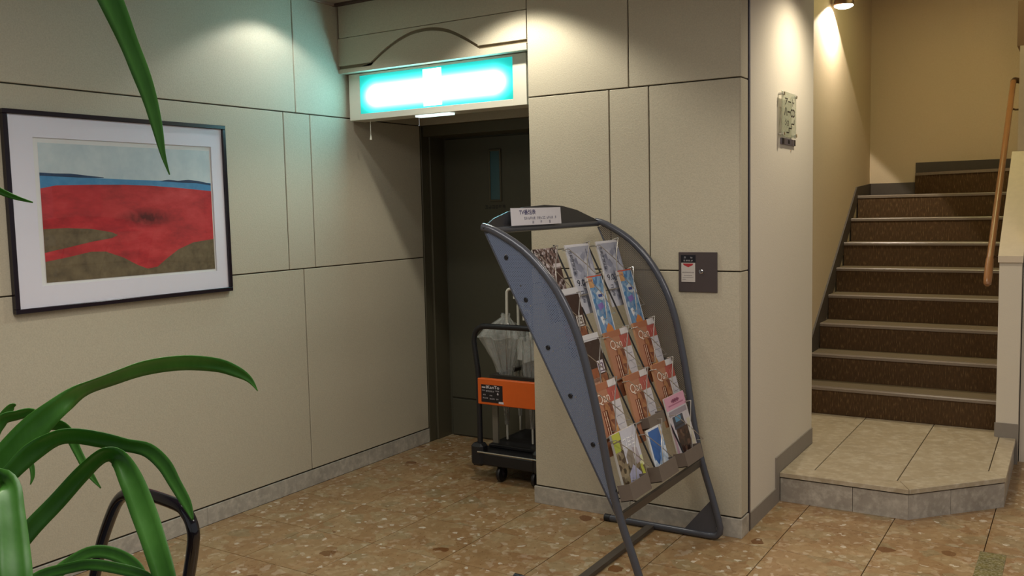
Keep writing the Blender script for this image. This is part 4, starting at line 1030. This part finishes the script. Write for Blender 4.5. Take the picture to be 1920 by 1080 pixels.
def umbrella(label, x, y, ztop, z0, rmax, hook, lean=0.0, skew=0.0):
    """clear vinyl umbrella, handle up; hook = direction the crook turns to"""
    t = thing('clear_umbrella', label, 'umbrella', (x, y, z0), 'clear vinyl umbrellas in the stand')
    tilt = lambda z: Vector((x + lean * (z - z0), y, z))
    rad = 0.024
    pts = [tilt(ztop - 0.20), tilt(ztop - 0.10), tilt(ztop - rad)]
    hk = Vector(hook).normalized(); c = tilt(ztop - rad) + hk * rad
    for a in range(1, 9):
        an = PI - a * PI / 8 * 1.02; pts.append(c + hk * (math.cos(an) * rad) + Vector((0, 0, math.sin(an) * rad)))
    pts.append(pts[-1] + Vector((0, 0, -0.03)))
    MB().tube(pts, 0.0085, 12).build('handle', paint('#c9c6ba', 0.35, 0.02), t, loc=tilt(ztop - 0.1))
    MB().tube([tilt(z0 + 0.06), tilt(ztop - 0.19)], 0.004, 8).build('shaft', M['chrome'], t, loc=tilt((z0 + ztop) / 2))
    MB().lathe(tilt(z0), [(0.003, 0.0), (0.0065, 0.003), (0.0065, 0.085), (0.004, 0.09)], 'z', 12).build('ferrule', paint('#b9b6aa', 0.4, 0.02), t, loc=tilt(z0 + 0.04))
    # loosely gathered canopy: eight lobes, widest near the handle end
    cb = MB(); n = 48; rings = []
    hh = ztop - 0.175
    prof = [(0.010, z0 + 0.09), (0.016, z0 + 0.20), (0.030, z0 + 0.34), (0.048, z0 + 0.42), (rmax * 0.72, z0 + 0.52), (rmax * 0.95, z0 + 0.60), (rmax, hh - 0.10), (rmax * 0.80, hh - 0.055), (rmax * 0.42, hh - 0.015), (0.022, hh + 0.012), (0.026, hh + 0.03)]
    for r, z in prof:
        ring = []
        for j in range(n):
            a = 2 * PI * j / n
            rr = r * (1 + 0.17 * math.cos(8 * a + 9 * z) + 0.06 * math.sin(3 * a + 20 * z)) * (1 - skew * math.cos(a))
            ring.append(cb.vert(tilt(z) + Vector((rr * math.cos(a), rr * math.sin(a) * 0.8, 0.006 * math.sin(5 * a)))))
        rings.append(ring)
    for a_, b_ in zip(rings, rings[1:]):
        for j in range(n): cb.face((a_[j], a_[(j + 1) % n], b_[(j + 1) % n], b_[j]), True)
    cn = cb.build('canopy', M['vinyl'], t, loc=tilt(0.7), fix=False)
    rb = MB()
    for j in range(8):
        a = 2 * PI * (j + 0.5) / 8
        rb.tube([tilt(z) + Vector((r * 0.93 * math.cos(a), r * 0.93 * math.sin(a) * 0.8, 0)) for r, z in prof[:9]], 0.0016, 5)
    rb.build('ribs', paint('#8f8d86', 0.3), cn, loc=tilt(0.7))


umbrella('clear vinyl umbrella with the tallest white crook, leftmost in the stand', -2.782, 4.33, 1.062, 0.19, 0.118, (1, 0.15, 0), 0.02, 0.38)
umbrella('clear vinyl umbrella with white crook, second tallest in the stand', -2.835, 4.56, 0.96, 0.188, 0.075, (1, -0.3, 0), 0.0)
umbrella('clear vinyl umbrella at the front right of the stand, nearest the pillar edge', -2.60, 4.31, 0.945, 0.188, 0.075, (-1, 0.2, 0), 0.0)
umbrella('clear vinyl umbrella with the lowest white crook, at the rear right of the stand', -2.66, 4.54, 0.90, 0.188, 0.075, (-1, -0.25, 0), 0.0)

# ================================================================== CHAIR AND PLANT
ch = thing('tubular_chair', 'glossy dark tubular metal hoop of a chair back behind the plant leaves', 'chair', (-2.03, 1.25, 0))
hoop = [(-2.30, 0.44), (-2.262, 0.54), (-2.225, 0.63), (-2.198, 0.681), (-2.165, 0.734), (-2.139, 0.768), (-2.107, 0.792), (-2.057, 0.806), (-1.99, 0.808), (-1.891, 0.799), (-1.861, 0.785), (-1.843, 0.76), (-1.838, 0.726), (-1.852, 0.665), (-1.872, 0.60), (-1.90, 0.52), (-1.93, 0.44)]
MB().tube([(a, 1.42, b) for a, b in spline(hoop, 3)], 0.0155, 14).build('back_hoop', M['black_gloss'], ch, loc=(-2.03, 1.42, 0.65))
MB().tube([(-2.30, 1.42, 0.445), (-2.30, 1.05, 0.43), (-2.30, 1.02, 0.40), (-2.30, 1.0, 0.016)], 0.0125, 10).build('leg', M['black_gloss'], ch, loc=(-2.30, 1.1, 0.3))
MB().tube([(-1.93, 1.42, 0.445), (-1.93, 1.05, 0.43), (-1.93, 1.02, 0.40), (-1.93, 1.0, 0.016)], 0.0125, 10).build('leg', M['black_gloss'], ch, loc=(-1.93, 1.1, 0.3))
for xq in (-2.30, -1.93):
    MB().tube([(xq, 1.42, 0.44), (xq, 1.45, 0.25), (xq, 1.47, 0.013)], 0.0125, 10).build('leg', M['black_gloss'], ch, loc=(xq, 1.45, 0.2))
sb = MB(); sb.cbox(-2.31, -1.92, 1.0, 1.39, 0.442, 0.485, 0.014); sb.build('seat', paint('#2c2a33', 0.6), ch, loc=(-2.11, 1.2, 0.46))

pt = thing('potted_plant', 'tall potted plant with long arching green strap leaves at the left edge', 'plant', (-1.36, 0.60, 0))
CX, CY = -1.36, 0.60
MB().lathe((CX, CY, 0), [(0.11, 0), (0.12, 0.01), (0.15, 0.27), (0.162, 0.28), (0.162, 0.31), (0.145, 0.31), (0.14, 0.27)], 'z', 32, cap=False).build('pot', M['pot'], pt, loc=(CX, CY, 0.15))
MB().lathe((CX, CY, 0.262), [(0.0, 0.012), (0.08, 0.010), (0.139, 0.0)], 'z', 24, cap=False).build('soil', M['soil'], pt, loc=(CX, CY, 0.27))
MB().tube([(CX, CY, 0.25), (CX + 0.005, CY, 0.6), (CX + 0.012, CY + 0.005, 1.02)], [0.022, 0.02, 0.018], 12).build('cane', M['cane'], pt, loc=(CX, CY, 0.6))
MB().tube([(CX - 0.05, CY - 0.04, 0.25), (CX - 0.06, CY - 0.05, 1.0), (CX - 0.055, CY - 0.05, 1.62)], [0.022, 0.02, 0.017], 12).build('cane', M['cane'], pt, loc=(CX - 0.05, CY - 0.04, 0.9))
LEAVES = (
    [(-1.298,0.642,1.124,0.0369,20),(-1.295,0.667,1.157,0.039,10),(-1.289,0.688,1.178,0.042,0),(-1.279,0.724,1.214,0.0394,0),(-1.266,0.757,1.242,0.031,15),(-1.268,0.799,1.26,0.0357,55),(-1.263,0.846,1.27,0.0367,55),(-1.255,0.896,1.278,0.0331,45),(-1.238,0.952,1.278,0.0293,35),(-1.22,1.005,1.267,0.0242,20),(-1.205,1.034,1.252,0.0187,10),(-1.197,1.055,1.235,0.0101,0),(-1.186,1.062,1.215,0.0008,0)],
    [(-1.277,0.634,1.117,0.0187,0),(-1.273,0.654,1.137,0.0204,0),(-1.259,0.67,1.159,0.0221,0),(-1.242,0.695,1.188,0.027,0),(-1.221,0.719,1.207,0.0258,30),(-1.199,0.737,1.21,0.0254,35),(-1.17,0.76,1.202,0.0241,30),(-1.143,0.779,1.193,0.0189,20),(-1.126,0.8,1.183,0.0198,10),(-1.109,0.813,1.161,0.0196,5),(-1.095,0.819,1.134,0.0169,0),(-1.08,0.825,1.105,0.0137,0),(-1.07,0.827,1.081,0.0026,0)],
    [(-1.197,0.601,1.043,0.0177,0),(-1.196,0.62,1.064,0.0224,0),(-1.184,0.632,1.083,0.0245,0),(-1.17,0.654,1.111,0.0235,0),(-1.154,0.677,1.138,0.0228,0),(-1.129,0.697,1.172,0.0219,5),(-1.104,0.708,1.196,0.022,25),(-1.089,0.715,1.202,0.0273,45),(-1.072,0.72,1.195,0.024,20),(-1.051,0.72,1.17,0.0292,0),(-1.028,0.718,1.135,0.0313,0),(-1.006,0.714,1.104,0.0298,0),(-0.977,0.708,1.058,0.0265,0),(-0.961,0.705,1.021,0.0143,0)],
    [(-1.13,0.594,1.048,0.0142,0),(-1.109,0.624,1.065,0.0138,0),(-1.086,0.647,1.071,0.0133,0),(-1.064,0.664,1.074,0.0134,0),(-1.037,0.684,1.067,0.0134,0),(-1.007,0.701,1.057,0.0116,0),(-0.974,0.716,1.037,0.0029,0)],
    [(-1.17,0.639,1.025,0.0165,0),(-1.153,0.684,1.048,0.0169,0),(-1.142,0.71,1.059,0.0162,0),(-1.129,0.729,1.056,0.0172,0),(-1.113,0.745,1.044,0.0173,0),(-1.099,0.755,1.027,0.0158,0),(-1.087,0.76,1.007,0.0031,0)],
    [(-1.258,0.611,1.096,0.0216,10),(-1.226,0.616,1.149,0.0271,20),(-1.17,0.608,1.182,0.036,40),(-1.128,0.6,1.183,0.0302,10),(-1.103,0.588,1.159,0.0319,0),(-1.076,0.574,1.126,0.0353,0),(-1.048,0.559,1.095,0.0359,0),(-1.028,0.549,1.062,0.0209,0)],
    [(-1.378,0.717,1.132,0.0154,0),(-1.37,0.75,1.167,0.0173,0),(-1.359,0.781,1.193,0.0171,10),(-1.348,0.8,1.196,0.0194,35),(-1.338,0.812,1.181,0.0159,20),(-1.327,0.818,1.152,0.0121,0),(-1.312,0.825,1.119,0.0107,0),(-1.298,0.835,1.092,0.0014,0)],
    [(-1.357,0.666,1.128,0.0164,0),(-1.356,0.695,1.181,0.0183,0),(-1.353,0.717,1.218,0.0179,20),(-1.345,0.736,1.224,0.0165,30),(-1.334,0.754,1.225,0.0145,20),(-1.323,0.768,1.21,0.0027,0)],
    [(-1.392,0.692,1.137,0.0186,0),(-1.391,0.718,1.186,0.0188,0),(-1.387,0.738,1.213,0.0175,10),(-1.384,0.751,1.23,0.012,30),(-1.381,0.757,1.232,0.0027,40)],
    [(-1.398,0.725,1.134,0.0104,0),(-1.393,0.748,1.164,0.0124,10),(-1.383,0.764,1.158,0.0122,30),(-1.374,0.77,1.136,0.0078,0),(-1.37,0.769,1.119,0.0056,0),(-1.369,0.764,1.107,0.0011,0)],
    [(-1.445,0.683,1.582,0.0184,20),(-1.421,0.732,1.582,0.0153,20),(-1.403,0.768,1.559,0.0104,20),(-1.393,0.786,1.549,0.007,20),(-1.382,0.806,1.541,0.0018,20)],
    [(-1.086,0.651,1.984,0.0318,0),(-1.065,0.681,1.928,0.0336,0),(-1.054,0.703,1.849,0.0329,0),(-1.043,0.726,1.787,0.0295,0),(-1.041,0.747,1.737,0.0232,0),(-1.038,0.76,1.7,0.0221,0),(-1.036,0.77,1.667,0.0181,0),(-1.035,0.778,1.631,0.0133,0),(-1.034,0.784,1.596,0.0063,0),(-1.031,0.79,1.57,0.0011,0)],
)
SEE = Vector((0.1, 0.1, 1.5))            # the blades turn their faces to the open lobby
for li, rows in enumerate(LEAVES):
    rows = [list(r) for r in rows]
    root = (CX - 0.055, CY - 0.05, 1.60 if rows[0][2] < 1.9 else 1.62) if rows[0][2] > 1.4 else (CX + 0.012, CY + 0.005, 1.0)
    f0 = rows[0]
    if li != 11:
        rows.insert(0, [f0[0] * 0.5 + root[0] * 0.5, f0[1] * 0.5 + root[1] * 0.5, f0[2] * 0.55 + root[2] * 0.45, f0[3] * 0.85, f0[4]])
        rows.insert(0, [*root, 0.012, f0[4]])
    else:
        rows.insert(0, [-1.17, 0.60, 1.985, 0.028, 0]); rows.insert(0, [-1.29, 0.56, 1.86, 0.024, 20]); rows.insert(0, [*root, 0.014, 20])
    S = spline(rows, 5); mb = MB(); prev = None; NW = 5
    for k in range(len(S)):
        p = Vector(S[k][:3]); tg = (Vector(S[min(k + 1, len(S) - 1)][:3]) - Vector(S[max(k - 1, 0)][:3])).normalized()
        toc = (SEE - p).normalized(); nrm = (toc - tg * toc.dot(tg)).normalized()
        nrm = Matrix.Rotation(math.radians(S[k][4]), 3, tg) @ nrm
        wv = tg.cross(nrm).normalized(); hw = max(S[k][3], 0.0006) / 2
        ring = []
        for q in range(NW):
            u = q / (NW - 1) * 2 - 1
            ring.append(mb.vert(p + wv * (u * hw) + nrm * ((abs(u) - 0.5) * hw * 0.32)))
        if prev:
            for q in range(NW - 1): mb.face((prev[q], prev[q + 1], ring[q + 1], ring[q]), True)
        prev = ring
    lf = mb.build('leaf', M['leaf'], pt, loc=tuple(S[len(S) // 2][:3]), fix=False)
    md = lf.modifiers.new('thickness', 'SOLIDIFY'); md.thickness = 0.0009

for o in COL.objects:
    if '_w' in o: del o['_w']
